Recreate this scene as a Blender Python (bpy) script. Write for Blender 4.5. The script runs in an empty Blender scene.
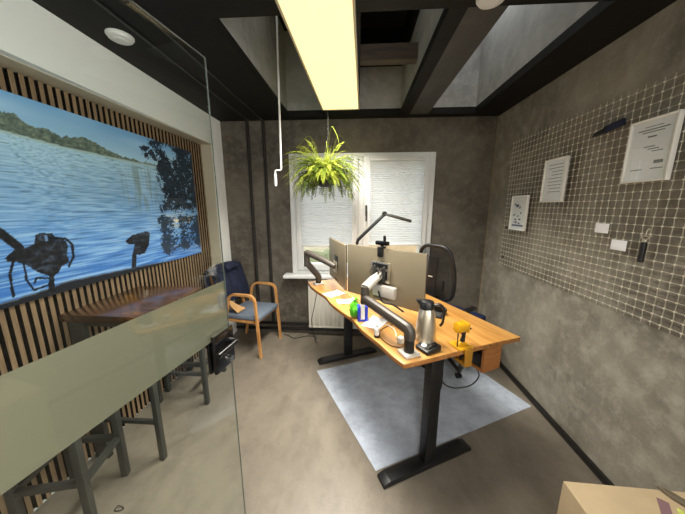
import bpy, bmesh, math, random
import numpy as np
from mathutils import Vector, Matrix, noise
random.seed(7)
S = bpy.context.scene
C = S.collection
R = math.radians
PI = math.pi

# ------------------------------------------------------------------ materials
def s2l(c):
    return tuple((x/12.92 if x <= .04045 else ((x+.055)/1.055)**2.4) for x in c)
def rgb(r, g, b): return s2l((r/255, g/255, b/255))

def mat(name, col, rough=.6, metal=0., spec=.5, coat=0., noise_scale=None, noise_amt=.2, bump=0., bump_scale=40., emit=None, emit_s=0., trans=0.):
    m = bpy.data.materials.new(name); m.use_nodes = True
    nt = m.node_tree; b = nt.nodes['Principled BSDF']
    b.inputs['Base Color'].default_value = (*col, 1)
    b.inputs['Roughness'].default_value = rough
    b.inputs['Metallic'].default_value = metal
    b.inputs['Specular IOR Level'].default_value = spec
    b.inputs['Coat Weight'].default_value = coat
    b.inputs['Transmission Weight'].default_value = trans
    if emit:
        b.inputs['Emission Color'].default_value = (*emit, 1); b.inputs['Emission Strength'].default_value = emit_s
    tc = None
    if noise_scale:
        tc = nt.nodes.new('ShaderNodeTexCoord')
        n = nt.nodes.new('ShaderNodeTexNoise'); n.inputs['Scale'].default_value = noise_scale; n.inputs['Detail'].default_value = 6
        nt.links.new(tc.outputs['Object'], n.inputs['Vector'])
        rp = nt.nodes.new('ShaderNodeValToRGB')
        rp.color_ramp.elements[0].position = .3; rp.color_ramp.elements[1].position = .7
        rp.color_ramp.elements[0].color = (*[c*(1-noise_amt) for c in col], 1)
        rp.color_ramp.elements[1].color = (*[min(1, c*(1+noise_amt)) for c in col], 1)
        nt.links.new(n.outputs['Fac'], rp.inputs['Fac']); nt.links.new(rp.outputs['Color'], b.inputs['Base Color'])
    if bump:
        tc = tc or nt.nodes.new('ShaderNodeTexCoord')
        n2 = nt.nodes.new('ShaderNodeTexNoise'); n2.inputs['Scale'].default_value = bump_scale; n2.inputs['Detail'].default_value = 5
        nt.links.new(tc.outputs['Object'], n2.inputs['Vector'])
        bp = nt.nodes.new('ShaderNodeBump'); bp.inputs['Strength'].default_value = bump; bp.inputs['Distance'].default_value = .01
        nt.links.new(n2.outputs['Fac'], bp.inputs['Height']); nt.links.new(bp.outputs['Normal'], b.inputs['Normal'])
    return m

def mottled(name, c0, c1, c2, s1=1.3, s2=7., rough=.7, bump=.15, fine=60., stretch=(1, 1, 1), spec=.4):
    """plaster / screed: two scales of noise mixed over three colours"""
    m = bpy.data.materials.new(name); m.use_nodes = True
    nt = m.node_tree; b = nt.nodes['Principled BSDF']; N = nt.nodes.new; L = nt.links.new
    tc = N('ShaderNodeTexCoord'); mp = N('ShaderNodeMapping'); mp.inputs['Scale'].default_value = stretch
    L(tc.outputs['Object'], mp.inputs['Vector'])
    a = N('ShaderNodeTexNoise'); a.inputs['Scale'].default_value = s1; a.inputs['Detail'].default_value = 8; a.inputs['Roughness'].default_value = .65; a.inputs['Distortion'].default_value = .6
    d = N('ShaderNodeTexNoise'); d.inputs['Scale'].default_value = s2; d.inputs['Detail'].default_value = 8; d.inputs['Roughness'].default_value = .7
    f = N('ShaderNodeTexNoise'); f.inputs['Scale'].default_value = fine; f.inputs['Detail'].default_value = 4
    for n in (a, d, f): L(mp.outputs['Vector'], n.inputs['Vector'])
    r1 = N('ShaderNodeValToRGB'); r1.color_ramp.elements[0].position = .35; r1.color_ramp.elements[1].position = .66
    r1.color_ramp.elements[0].color = (*c0, 1); r1.color_ramp.elements[1].color = (*c1, 1)
    L(a.outputs['Fac'], r1.inputs['Fac'])
    r2 = N('ShaderNodeValToRGB'); r2.color_ramp.elements[0].position = .46; r2.color_ramp.elements[1].position = .66
    L(d.outputs['Fac'], r2.inputs['Fac'])
    mx = N('ShaderNodeMix'); mx.data_type = 'RGBA'; mx.inputs['B'].default_value = (*c2, 1)
    sc = N('ShaderNodeMath'); sc.operation = 'MULTIPLY'; sc.inputs[1].default_value = .6
    L(r2.outputs['Color'], sc.inputs[0]); L(sc.outputs[0], mx.inputs['Factor']); L(r1.outputs['Color'], mx.inputs['A'])
    L(mx.outputs['Result'], b.inputs['Base Color'])
    b.inputs['Roughness'].default_value = rough; b.inputs['Specular IOR Level'].default_value = spec
    bp = N('ShaderNodeBump'); bp.inputs['Strength'].default_value = bump; bp.inputs['Distance'].default_value = .01
    L(f.outputs['Fac'], bp.inputs['Height']); L(bp.outputs['Normal'], b.inputs['Normal'])
    return m

def wood(name, c0, c1, scale=3., stretch=(12, 1, 12), rough=.45, coat=.2, knots=None):
    m = bpy.data.materials.new(name); m.use_nodes = True
    nt = m.node_tree; b = nt.nodes['Principled BSDF']; N = nt.nodes.new; L = nt.links.new
    tc = N('ShaderNodeTexCoord'); mp = N('ShaderNodeMapping'); mp.inputs['Scale'].default_value = stretch
    L(tc.outputs['Object'], mp.inputs['Vector'])
    n = N('ShaderNodeTexNoise'); n.inputs['Scale'].default_value = scale; n.inputs['Detail'].default_value = 8; n.inputs['Distortion'].default_value = 1.2
    L(mp.outputs['Vector'], n.inputs['Vector'])
    rp = N('ShaderNodeValToRGB'); rp.color_ramp.elements[0].position = .3; rp.color_ramp.elements[1].position = .68
    rp.color_ramp.elements[0].color = (*c0, 1); rp.color_ramp.elements[1].color = (*c1, 1)
    if knots:
        e = rp.color_ramp.elements.new(.74); e.color = (*knots, 1)
    L(n.outputs['Fac'], rp.inputs['Fac']); L(rp.outputs['Color'], b.inputs['Base Color'])
    b.inputs['Roughness'].default_value = rough; b.inputs['Coat Weight'].default_value = coat; b.inputs['Coat Roughness'].default_value = .25
    bp = N('ShaderNodeBump'); bp.inputs['Strength'].default_value = .1; bp.inputs['Distance'].default_value = .004
    L(n.outputs['Fac'], bp.inputs['Height']); L(bp.outputs['Normal'], b.inputs['Normal'])
    return m

def glassmat(name, tint=(.93, .97, .95), f0=.04, rough=0.0):
    """thin pane: transparent with Schlick reflectance that is the same from both sides"""
    m = bpy.data.materials.new(name); m.use_nodes = True
    nt = m.node_tree; nt.nodes.clear(); N = nt.nodes.new; L = nt.links.new
    o = N('ShaderNodeOutputMaterial'); mx = N('ShaderNodeMixShader'); t = N('ShaderNodeBsdfTransparent'); g = N('ShaderNodeBsdfGlossy'); f = N('ShaderNodeLayerWeight')
    f.inputs['Blend'].default_value = .5
    t.inputs['Color'].default_value = (*tint, 1); g.inputs['Roughness'].default_value = rough
    p = N('ShaderNodeMath'); p.operation = 'POWER'; p.inputs[1].default_value = 5.
    q = N('ShaderNodeMath'); q.operation = 'MULTIPLY_ADD'; q.inputs[1].default_value = 1-f0; q.inputs[2].default_value = f0
    L(f.outputs['Facing'], p.inputs[0]); L(p.outputs[0], q.inputs[0]); L(q.outputs[0], mx.inputs['Fac'])
    L(t.outputs[0], mx.inputs[1]); L(g.outputs[0], mx.inputs[2]); L(mx.outputs[0], o.inputs['Surface'])
    return m

def translucent(name, col, frac=.5, transp=0., rough=.6, gloss=0.):
    m = bpy.data.materials.new(name); m.use_nodes = True
    nt = m.node_tree; nt.nodes.clear(); N = nt.nodes.new; L = nt.links.new
    o = N('ShaderNodeOutputMaterial'); mx = N('ShaderNodeMixShader'); d = N('ShaderNodeBsdfDiffuse'); t = N('ShaderNodeBsdfTranslucent')
    d.inputs['Color'].default_value = (*col, 1); t.inputs['Color'].default_value = (*col, 1); mx.inputs['Fac'].default_value = frac
    L(d.outputs[0], mx.inputs[1]); L(t.outputs[0], mx.inputs[2]); last = mx
    if gloss:
        g = N('ShaderNodeBsdfGlossy'); g.inputs['Roughness'].default_value = rough
        m3 = N('ShaderNodeMixShader'); m3.inputs['Fac'].default_value = gloss
        L(last.outputs[0], m3.inputs[1]); L(g.outputs[0], m3.inputs[2]); last = m3
    if transp:
        tr = N('ShaderNodeBsdfTransparent'); m2 = N('ShaderNodeMixShader'); m2.inputs['Fac'].default_value = transp
        L(last.outputs[0], m2.inputs[1]); L(tr.outputs[0], m2.inputs[2]); last = m2
    L(last.outputs[0], o.inputs['Surface'])
    return m

M = dict(
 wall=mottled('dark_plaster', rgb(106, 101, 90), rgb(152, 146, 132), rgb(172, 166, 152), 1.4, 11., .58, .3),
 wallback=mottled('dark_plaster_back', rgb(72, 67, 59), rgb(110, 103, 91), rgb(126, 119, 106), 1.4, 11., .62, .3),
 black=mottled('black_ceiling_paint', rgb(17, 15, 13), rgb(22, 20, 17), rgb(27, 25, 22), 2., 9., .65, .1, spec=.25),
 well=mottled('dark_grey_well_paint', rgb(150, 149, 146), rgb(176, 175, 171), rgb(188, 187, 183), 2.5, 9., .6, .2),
 beam=mottled('grey_beam_paint', rgb(66, 65, 63), rgb(80, 79, 76), rgb(88, 86, 83), 2.5, 9., .5, .1),
 white=mat('white_plaster', rgb(242, 243, 238), .8, bump=.1, bump_scale=120),
 reveal=mat('cream_reveal', rgb(196, 186, 165), .8, bump=.1, bump_scale=120),
 floor=mottled('warm_screed', rgb(112, 105, 93), rgb(133, 124, 110), rgb(99, 91, 80), 1.1, 4.5, .36, .1, 90., (1.6, 1, 1), .45),
 pvc=mat('white_window_plastic', rgb(232, 234, 232), .35),
 blind=translucent('white_pleated_fabric', (.82, .85, .87), .5),
 glass=glassmat('clear_window_glass', (.97, .98, .97)),
 doorglass=glassmat('door_glass', (.95, .975, .96), .035),
 dooredge=mat('glass_edge', rgb(84, 90, 86), .4),
 frost=translucent('frosted_film', rgb(152, 147, 126), .42, .10, .12, .05),
 slat=wood('slat_oak', rgb(112, 90, 68), rgb(152, 126, 97), 4., (18, 18, 1.2), .55, .05),
 felt=mat('black_felt', rgb(9, 8, 7), .95, spec=.1),
 barwood=wood('rustic_brown_top', rgb(46, 30, 20), rgb(92, 60, 36), 2.2, (1.2, 7, 7), .22, .5, rgb(112, 70, 36)),
 desk=wood('honey_oak', rgb(168, 116, 54), rgb(200, 150, 80), 2.4, (10, 1., 10), .36, .25),
 deskedge=wood('honey_oak_edge', rgb(126, 78, 34), rgb(176, 120, 62), 3., (9, 1., 12), .5, .1),
 boxwood=wood('stained_box_wood', rgb(140, 86, 40), rgb(172, 112, 58), 3., (3, 3, 14), .5, .1),
 beech=wood('beech', rgb(182, 126, 70), rgb(212, 158, 98), 4., (3, 3, 1), .4, .2),
 steel_dark=mat('dark_grey_powder_coat', rgb(66, 66, 62), .45, .3, noise_scale=9, noise_amt=.15),
 blackmetal=mat('black_powder_coat', rgb(26, 26, 27), .42, .2),
 blackpl=mat('black_plastic', rgb(22, 22, 23), .4),
 blackgloss=mat('black_gloss', rgb(14, 14, 15), .18),
 chrome=mat('chrome', (.75, .75, .75), .16, 1.),
 brushed=mat('brushed_steel', rgb(216, 206, 186), .3, .9, noise_scale=30, noise_amt=.06),
 armgrey=mat('arm_grey', rgb(70, 64, 56), .45, .1),
 armsilver=mat('arm_silver', rgb(196, 192, 182), .38, .2),
 monitor=mat('monitor_back_grey', rgb(140, 129, 106), .42, .25, noise_scale=400, noise_amt=.04),
 screen=mat('dark_screen', rgb(10, 11, 13), .12),
 whitepl=mat('white_plastic', rgb(226, 226, 222), .4),
 paper=mat('white_paper', rgb(247, 249, 252), .8),
 ink=mat('grey_print', rgb(120, 124, 130), .8),
 bluepaper=mat('pale_blue_print', rgb(196, 208, 222), .8),
 green=mat('green_plastic', rgb(90, 190, 40), .35, noise_scale=20, noise_amt=.3),
 blue=mat('blue_plastic', rgb(25, 55, 190), .3),
 yellow=mat('yellow_enamel', rgb(206, 152, 22), .3, coat=.3, noise_scale=18, noise_amt=.12),
 ochre=mat('ochre_enamel', rgb(160, 112, 28), .4, noise_scale=18, noise_amt=.15),
 radiator=mat('radiator_white', rgb(216, 212, 200), .4),
 pipe=mat('black_pipe', rgb(24, 23, 22), .3),
 matpipe=mat('matt_dark_pipe', rgb(34, 31, 28), .75),
 seatblue=mat('blue_grey_upholstery', rgb(108, 120, 134), .75, noise_scale=50, noise_amt=.1, bump=.2, bump_scale=300),
 navy=mat('navy_cloth', rgb(24, 32, 56), .85, noise_scale=14, noise_amt=.35, bump=.5, bump_scale=60),
 lining=mat('tan_cloth', rgb(214, 168, 112), .8, noise_scale=20, noise_amt=.1),
 chairblue=mat('dark_blue_upholstery', rgb(30, 42, 84), .8, bump=.2, bump_scale=300),
 wire=mat('galvanised_wire', rgb(196, 190, 172), .4, .6),
 crimp=mat('bright_crimp', rgb(236, 230, 214), .3, .35),
 frame=mat('white_frame', rgb(238, 237, 230), .4),
 card=mat('cardboard', rgb(172, 152, 120), .8, noise_scale=12, noise_amt=.05),
 cardin=mat('cardboard_edge', rgb(104, 94, 76), .85),
 purple=mat('purple_band', rgb(120, 92, 96), .7),
 leafpic=mat('printed_leaves', rgb(186, 196, 96), .7, noise_scale=35, noise_amt=.45),
 pot=mat('dark_pot', rgb(38, 34, 28), .6),
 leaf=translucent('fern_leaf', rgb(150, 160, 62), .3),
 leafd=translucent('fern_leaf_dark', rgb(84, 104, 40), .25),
 mat_=None, cable=mat('black_cable', rgb(15, 15, 15), .5), wcable=mat('white_cable', rgb(220, 218, 212), .5),
 lampframe=mat('lamp_frame', rgb(190, 180, 150), .4, .4),
 darkwood=wood('dark_beam_wood', rgb(58, 48, 36), rgb(80, 66, 48), 3., (1, 9, 9), .6, 0),
 meshfab=translucent('chair_mesh', rgb(22, 22, 24), .2, .42),
 house=mottled('beige_render', rgb(206, 178, 142), rgb(222, 196, 160), rgb(198, 170, 134), 2., 12., .9, .1),
 hedge=mat('hedge_green', rgb(140, 146, 110), .9, noise_scale=6, noise_amt=.25, bump=.6, bump_scale=12),
 grass=mat('lawn', rgb(168, 160, 130), .95, noise_scale=5, noise_amt=.3),
 bronze=mat('rod_white', rgb(222, 220, 212), .4),
 corr=mat('corridor_paint', rgb(225, 222, 214), .8),
 tan=mat('tan_sealant', rgb(150, 130, 100), .7),  # colour of the painted corner highlight
)
def chairmat():
    m = bpy.data.materials.new('clear_floor_mat'); m.use_nodes = True
    nt = m.node_tree; nt.nodes.clear(); N = nt.nodes.new; L = nt.links.new
    o = N('ShaderNodeOutputMaterial'); mx = N('ShaderNodeMixShader'); t = N('ShaderNodeBsdfTransparent'); p = N('ShaderNodeBsdfPrincipled')
    tc = N('ShaderNodeTexCoord'); n = N('ShaderNodeTexNoise'); n.inputs['Scale'].default_value = 5.; n.inputs['Detail'].default_value = 9; n.inputs['Roughness'].default_value = .7
    L(tc.outputs['Object'], n.inputs['Vector'])
    rp = N('ShaderNodeMapRange'); rp.inputs['From Min'].default_value = .3; rp.inputs['From Max'].default_value = .7; rp.inputs['To Min'].default_value = .38; rp.inputs['To Max'].default_value = .72
    L(n.outputs['Fac'], rp.inputs['Value']); L(rp.outputs[0], mx.inputs['Fac'])
    p.inputs['Base Color'].default_value = (*rgb(216, 226, 240), 1); p.inputs['Roughness'].default_value = .22; p.inputs['Specular IOR Level'].default_value = 1.
    n2 = N('ShaderNodeTexNoise'); n2.inputs['Scale'].default_value = 160; L(tc.outputs['Object'], n2.inputs['Vector'])
    bp = N('ShaderNodeBump'); bp.inputs['Strength'].default_value = .35; bp.inputs['Distance'].default_value = .003
    L(n2.outputs['Fac'], bp.inputs['Height']); L(bp.outputs['Normal'], p.inputs['Normal'])
    t.inputs['Color'].default_value = (.95, .96, .98, 1)
    L(t.outputs[0], mx.inputs[1]); L(p.outputs[0], mx.inputs[2]); L(mx.outputs[0], o.inputs['Surface'])
    return m
M['mat_'] = chairmat()

# ------------------------------------------------------------------ mesh builder
class MB:
    def __init__(s): s.bm = bmesh.new()
    def box(s, x0, x1, y0, y1, z0, z1, bev=0., rz=0., mtx=None):
        t = bmesh.new(); bmesh.ops.create_cube(t, size=1)
        for v in t.verts: v.co = Vector((v.co.x*(x1-x0), v.co.y*(y1-y0), v.co.z*(z1-z0)))
        if bev: bmesh.ops.bevel(t, geom=t.edges[:], offset=bev, segments=2, profile=.5, affect='EDGES')
        mm = Matrix.Translation(((x0+x1)/2, (y0+y1)/2, (z0+z1)/2)) @ Matrix.Rotation(rz, 4, 'Z')
        if mtx: mm = mtx @ mm
        t.transform(mm); s.merge(t); return s
    def merge(s, t):
        me = bpy.data.meshes.new('tmp'); t.to_mesh(me); t.free(); s.bm.from_mesh(me); bpy.data.meshes.remove(me)
    def tube(s, pts, r, seg=10, closed=False, caps=True, flat=None, up=None):
        """sweep a round (or flat=(a,b) elliptic / boxed) section along pts; r may be a list"""
        pts = [Vector(p) for p in pts]; n = len(pts); rr = r if isinstance(r, (list, tuple)) else [r]*n
        rings = []; prev = None
        for i in range(n):
            if closed: d = pts[(i+1) % n]-pts[i-1]
            else: d = pts[min(i+1, n-1)]-pts[max(i-1, 0)]
            d.normalize()
            if up is not None: u = Vector(up)-d*d.dot(Vector(up))
            elif prev is None:
                a = Vector((0, 0, 1)) if abs(d.z) < .9 else Vector((1, 0, 0)); u = a-d*d.dot(a)
            else: u = prev-d*d.dot(prev)
            if u.length < 1e-6: u = d.orthogonal()
            u.normalize(); prev = u; w = d.cross(u)
            ring = []
            for k in range(seg):
                an = 2*PI*(k+.5)/seg
                if flat: 
                    if seg == 4: cx, cy = (1.414*math.cos(an)*flat[0], 1.414*math.sin(an)*flat[1])
                    else: cx, cy = (math.cos(an)*flat[0], math.sin(an)*flat[1])
                    sc = rr[i]
                else: cx, cy = math.cos(an), math.sin(an); sc = rr[i]
                ring.append(s.bm.verts.new(pts[i]+(u*cx+w*cy)*sc))
            rings.append(ring)
        for i in range(n if closed else n-1):
            a, b = rings[i], rings[(i+1) % n]
            for k in range(seg): s.bm.faces.new((a[k], a[(k+1) % seg], b[(k+1) % seg], b[k]))
        if caps and not closed:
            s.bm.faces.new(rings[0][::-1]); s.bm.faces.new(rings[-1])
        return s
    def cyl(s, p0, p1, r0, r1=None, seg=20): return s.tube([p0, p1], [r0, r0 if r1 is None else r1], seg)
    def lathe(s, prof, c=(0, 0, 0), seg=28, mtx=None):
        rings = []
        mm = mtx or Matrix.Translation(c)
        for r, z in prof:
            rings.append([s.bm.verts.new(mm @ Vector((r*math.cos(2*PI*k/seg), r*math.sin(2*PI*k/seg), z))) for k in range(seg)])
        for a, b in zip(rings, rings[1:]):
            for k in range(seg): s.bm.faces.new((a[k], a[(k+1) % seg], b[(k+1) % seg], b[k]))
        s.bm.faces.new(rings[0][::-1]); s.bm.faces.new(rings[-1]); return s
    def prism(s, poly, z0, z1, mtx=None, bev=0.):
        t = bmesh.new()
        a = [t.verts.new((x, y, z0)) for x, y in poly]; b = [t.verts.new((x, y, z1)) for x, y in poly]; n = len(poly)
        t.faces.new(a[::-1]); t.faces.new(b)
        for k in range(n): t.faces.new((a[k], a[(k+1) % n], b[(k+1) % n], b[k]))
        bmesh.ops.recalc_face_normals(t, faces=t.faces)
        if bev: bmesh.ops.bevel(t, geom=t.edges[:], offset=bev, segments=2, profile=.5, affect='EDGES')
        if mtx: t.transform(mtx)
        s.merge(t); return s
    def grid(s, f, nu, nv, thick=0.):
        """parametric sheet f(u,v)->Vector"""
        vs = [[s.bm.verts.new(f(i/nu, j/nv)) for j in range(nv+1)] for i in range(nu+1)]
        for i in range(nu):
            for j in range(nv): s.bm.faces.new((vs[i][j], vs[i+1][j], vs[i+1][j+1], vs[i][j+1]))
        return s
    def sphere(s, c, r, seg=14, sc=(1, 1, 1)):
        t = bmesh.new(); bmesh.ops.create_uvsphere(t, u_segments=seg, v_segments=max(6, seg//2+2), radius=r)
        for v in t.verts: v.co = Vector((v.co.x*sc[0]+c[0], v.co.y*sc[1]+c[1], v.co.z*sc[2]+c[2]))
        s.merge(t); return s
    def build(s, name, m, parent=None, smooth=True, thick=0., angle=35, label=None, sub=0):
        me = bpy.data.meshes.new(name)
        bmesh.ops.recalc_face_normals(s.bm, faces=s.bm.faces)
        s.bm.to_mesh(me); s.bm.free()
        me.materials.append(m)
        o = bpy.data.objects.new(name, me); C.objects.link(o)
        if smooth:
            for p in me.polygons: p.use_smooth = True
            try: me.set_sharp_from_angle(angle=R(angle))
            except Exception: pass
        if thick:
            md = o.modifiers.new('thick', 'SOLIDIFY'); md.thickness = thick; md.offset = 0
        if sub:
            md = o.modifiers.new('sub', 'SUBSURF'); md.levels = sub; md.render_levels = sub
        if parent: o.parent = parent
        if label: o['label'] = label
        return o

def tag(o, label, cat, group=None, kind=None):
    o['label'] = label; o['category'] = cat
    if group: o['group'] = group
    if kind: o['kind'] = kind
    return o
def thing(name, label, cat, loc=(0, 0, 0), rz=0., group=None):
    o = bpy.data.objects.new(name, None); C.objects.link(o); o.empty_display_size = .1
    o.location = loc; o.rotation_euler = (0, 0, rz)
    return tag(o, label, cat, group)
def struct(o, label=None, cat=None):
    o['kind'] = 'structure'
    if label: o['label'] = label
    if cat: o['category'] = cat
    return o
def rounded(pts, rad, n=5, closed=False):
    """polyline with rounded corners"""
    P = [Vector(p) for p in pts]; out = []
    N = len(P)
    for i in range(N):
        if not closed and i in (0, N-1): out.append(P[i]); continue
        a, b, c = P[i-1], P[i], P[(i+1) % N]
        d1 = (a-b); d2 = (c-b); r = min(rad, d1.length*.49, d2.length*.49)
        p, q = b+d1.normalized()*r, b+d2.normalized()*r
        for k in range(n+1):
            t = k/n; out.append(p*(1-t)**2+b*2*t*(1-t)+q*t*t)
    return out
def smooth_path(pts, n=8):
    P = [Vector(p) for p in pts]; out = []
    for i in range(len(P)-1):
        p0 = P[max(i-1, 0)]; p1 = P[i]; p2 = P[i+1]; p3 = P[min(i+2, len(P)-1)]
        for k in range(n):
            t = k/n
            out.append(.5*((2*p1)+(p2-p0)*t+(2*p0-5*p1+4*p2-p3)*t*t+(3*p1-p0-3*p2+p3)*t**3))
    out.append(P[-1]); return out

# ------------------------------------------------------------------ room dimensions
XL, XR, YB, ZC = -1.575, 1.478, 3.09, 2.55     # left plaster face, right wall, back wall, ceiling
YF = -1.3                                      # wall behind the camera
XN = -1.712                                    # back of the niche in the left wall
NZ, NY = 2.262, 2.87                           # niche head height and far end

# floor
struct(MB().box(-2.1, XR+.2, YF-.15, YB+.25, -.12, 0).build('floor', M['floor'], smooth=False), 'warm beige screed floor with wear marks', 'floor')
# right wall, back wall (with window opening), left wall (with niche), front wall
struct(MB().box(XR, XR+.2, YF-.15, YB+.25, 0, 3.5).build('wall_right', M['wall'], smooth=False), 'dark grey plaster wall carrying the wire grid', 'wall')
WX0, WX1, WZ0, WZ1 = -.80, .845, .80, 2.195
b = MB()
b.box(-2.1, WX0, YB, YB+.25, 0, 3.5).box(WX1, XR, YB, YB+.25, 0, 3.5).box(WX0, WX1, YB, YB+.25, 0, WZ0).box(WX0, WX1, YB, YB+.25, WZ1, 3.5)
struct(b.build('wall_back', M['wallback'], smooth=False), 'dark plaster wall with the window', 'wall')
b = MB()
b.box(XN-.25, XN, YF-.15, YB, 0, ZC)                                   # niche back
b.box(XN, XL, NY, YB, 0, ZC)                                          # pier at the far end
b.prism([(XN, YF-.15), (XL+.055, YF-.15), (XL+.048, .9), (XL, NY), (XN, NY)], NZ, ZC)                                      # white head over the niche
lw = struct(b.build('wall_left', M['white'], smooth=False), 'white plaster wall with a recessed niche', 'wall')
# cream lining on the reveal (pier side + underside of the head)
struct(MB().box(XN, XL-.004, NY-.004, NY, 0, NZ).box(XN, XL-.004, YF-.15, NY-.004, NZ-.004, NZ).build('trim_1', M['reveal'], smooth=False), 'cream painted reveal of the wall niche', 'trim')
struct(MB().box(-2.1, XR+.2, YF-.15, YF, 0, ZC).build('wall_front', M['corr'], smooth=False), 'plain wall behind the viewer', 'wall')

# ceiling with openings (grid of cells minus the openings)
H1 = (-.77, -.36, 1.50, 2.98); H2 = (0.0, .43, 1.50, 2.98); H3 = (.71, 1.19, 1.50, 2.98)
holes = [H1, H2, H3]
xs = [-2.1, -.77, -.36, 0, .43, .71, 1.19, XR]; ys = [YF-.15, 1.50, 2.98, YB]
b = MB()
for i in range(len(xs)-1):
    for j in range(len(ys)-1):
        cx, cy = (xs[i]+xs[i+1])/2, (ys[j]+ys[j+1])/2
        if any(h[0] < cx < h[1] and h[2] < cy < h[3] for h in holes): continue
        if .43 < cx < .71 and 1.5 < cy < 2.98: continue
        b.box(xs[i], xs[i+1], ys[j], ys[j+1], ZC, ZC+.06)
struct(b.build('ceiling', M['black'], smooth=False), 'black painted ceiling with roof light openings', 'ceiling')
struct(MB().box(.52, .71, 1.5, 2.98, ZC, ZC+.0595).build('ceiling_beam', M['beam'], smooth=False), 'grey beam between two roof openings', 'beam')
struct(MB().box(.43, .52, 1.5, 2.98, ZC-.001, ZC+.0595).build('trim_2', M['black'], smooth=False), 'black strip beside the grey ceiling beam', 'trim')
# well shafts above the openings
WT = 3.35
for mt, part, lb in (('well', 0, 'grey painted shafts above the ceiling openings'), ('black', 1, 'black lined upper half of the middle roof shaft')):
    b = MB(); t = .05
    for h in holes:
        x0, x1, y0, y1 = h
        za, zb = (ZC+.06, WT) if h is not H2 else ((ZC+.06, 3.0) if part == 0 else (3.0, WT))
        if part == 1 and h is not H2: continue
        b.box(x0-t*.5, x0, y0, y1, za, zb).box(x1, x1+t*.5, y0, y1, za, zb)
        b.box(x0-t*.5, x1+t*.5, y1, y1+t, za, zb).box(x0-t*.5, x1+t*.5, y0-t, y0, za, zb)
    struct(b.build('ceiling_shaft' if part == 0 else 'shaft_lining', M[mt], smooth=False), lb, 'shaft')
RW = [(2, H3, 1.60, 2.92), (3, H1, 1.60, 2.20), (4, H2, 1.62, 2.12)]
rx = [-2.1]+sorted(v for _, h, _, _ in RW for v in (h[0]+.0, h[1]-.0))+[XR+.2]
b = MB()
for i in range(len(rx)-1):
    cx = (rx[i]+rx[i+1])/2; hit = [r for r in RW if r[1][0] < cx < r[1][1]]
    if hit: b.box(rx[i], rx[i+1], YF-.15, hit[0][2], WT, WT+.05).box(rx[i], rx[i+1], hit[0][3], YB+.25, WT, WT+.05)
    else: b.box(rx[i], rx[i+1], YF-.15, YB+.25, WT, WT+.05)
struct(b.build('roof', M['black'], smooth=False), 'roof deck over the shafts', 'roof')
for n, h, y0, y1 in RW:
    w = struct(MB().box(h[0], h[0]+.04, y0, y1, WT, WT+.07).box(h[1]-.04, h[1], y0, y1, WT, WT+.07).box(h[0]+.04, h[1]-.04, y0, y0+.05, WT, WT+.07).box(h[0]+.04, h[1]-.04, y1-.05, y1, WT, WT+.07)
               .build('window_%d' % n, M['pvc'], smooth=False), 'roof window at the top of a ceiling shaft', 'window')
    MB().box(h[0]+.04, h[1]-.04, y0+.05, y1-.05, WT+.03, WT+.04).build('glass_pane', M['glass'], w, smooth=False)
struct(MB().box(0., .43, 2.22, 2.30, 2.69, 2.80, .004).build('trim_3', M['darkwood'], smooth=False), 'dark wooden cross beam in the middle opening', 'beam')

# corner highlight strip and skirtings
struct(MB().box(XR-.006, XR, YB-.006, YB, 0, ZC).build('trim_4', M['tan'], smooth=False), 'thin tan bead in the back right corner', 'trim')  # strip drawn in place of the highlight along the corner
struct(MB().box(XR-.028, XR, YF, YB-.006, 0, .045, .008).build('baseboard_right', M['pipe']), 'black skirting along the right wall', 'skirting')

# ------------------------------------------------------------------ window
win = struct(MB().box(WX0, WX0+.065, YB-.02, YB+.08, WZ0, WZ1, .006).box(WX1-.065, WX1, YB-.02, YB+.08, WZ0, WZ1, .006)
    .box(WX0+.065, WX1-.065, YB-.02, YB+.08, WZ1-.045, WZ1, .006).box(WX0+.065, WX1-.065, YB-.02, YB+.08, WZ0, WZ0+.05, .006)
    .box(-.005, .055, YB-.02, YB+.08, WZ0+.05, WZ1-.045, .006).build('window_1', M['pvc']), 'white plastic window with two casements on the back wall', 'window')
for (x0, x1) in ((WX0+.065, -.005), (.055, WX1-.065)):
    b = MB(); t = .075; y0, y1 = YB-.045, YB+.05; z0, z1 = WZ0+.05, WZ1-.045
    b.box(x0, x0+t, y0, y1, z0, z1, .008).box(x1-t, x1, y0, y1, z0, z1, .008).box(x0+t, x1-t, y0, y1, z0, z0+t, .008).box(x0+t, x1-t, y0, y1, z1-t*.8, z1, .008)
    sash = b.build('casement', M['pvc'], win)
    MB().box(x0+t, x1-t, YB+.01, YB+.02, z0+t, z1-t*.8).build('glass_pane', M['glass'], sash, smooth=False)
    b = MB()
    b.box(x1-t*.62, x1-t*.3, y0-.012, y0, 1.50, 1.62, .004) if x0 < -.3 else b.box(x0+t*.3, x0+t*.62, y0-.012, y0, 1.50, 1.62, .004)
    hx = (x1-t*.46) if x0 < -.3 else (x0+t*.46)
    b.tube(rounded([(hx, y0-.01, 1.56), (hx, y0-.045, 1.56), (hx, y0-.045, 1.44)], .015), .009, 8)
    b.build('window_handle', M['steel_dark'] if x0 > -.3 else M['whitepl'], sash)
MB().box(WX0-.09, WX1+.06, YB-.14, YB+.02, WZ0-.04, WZ0-.002, .008).build('window_sill', M['pvc'], win)

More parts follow.
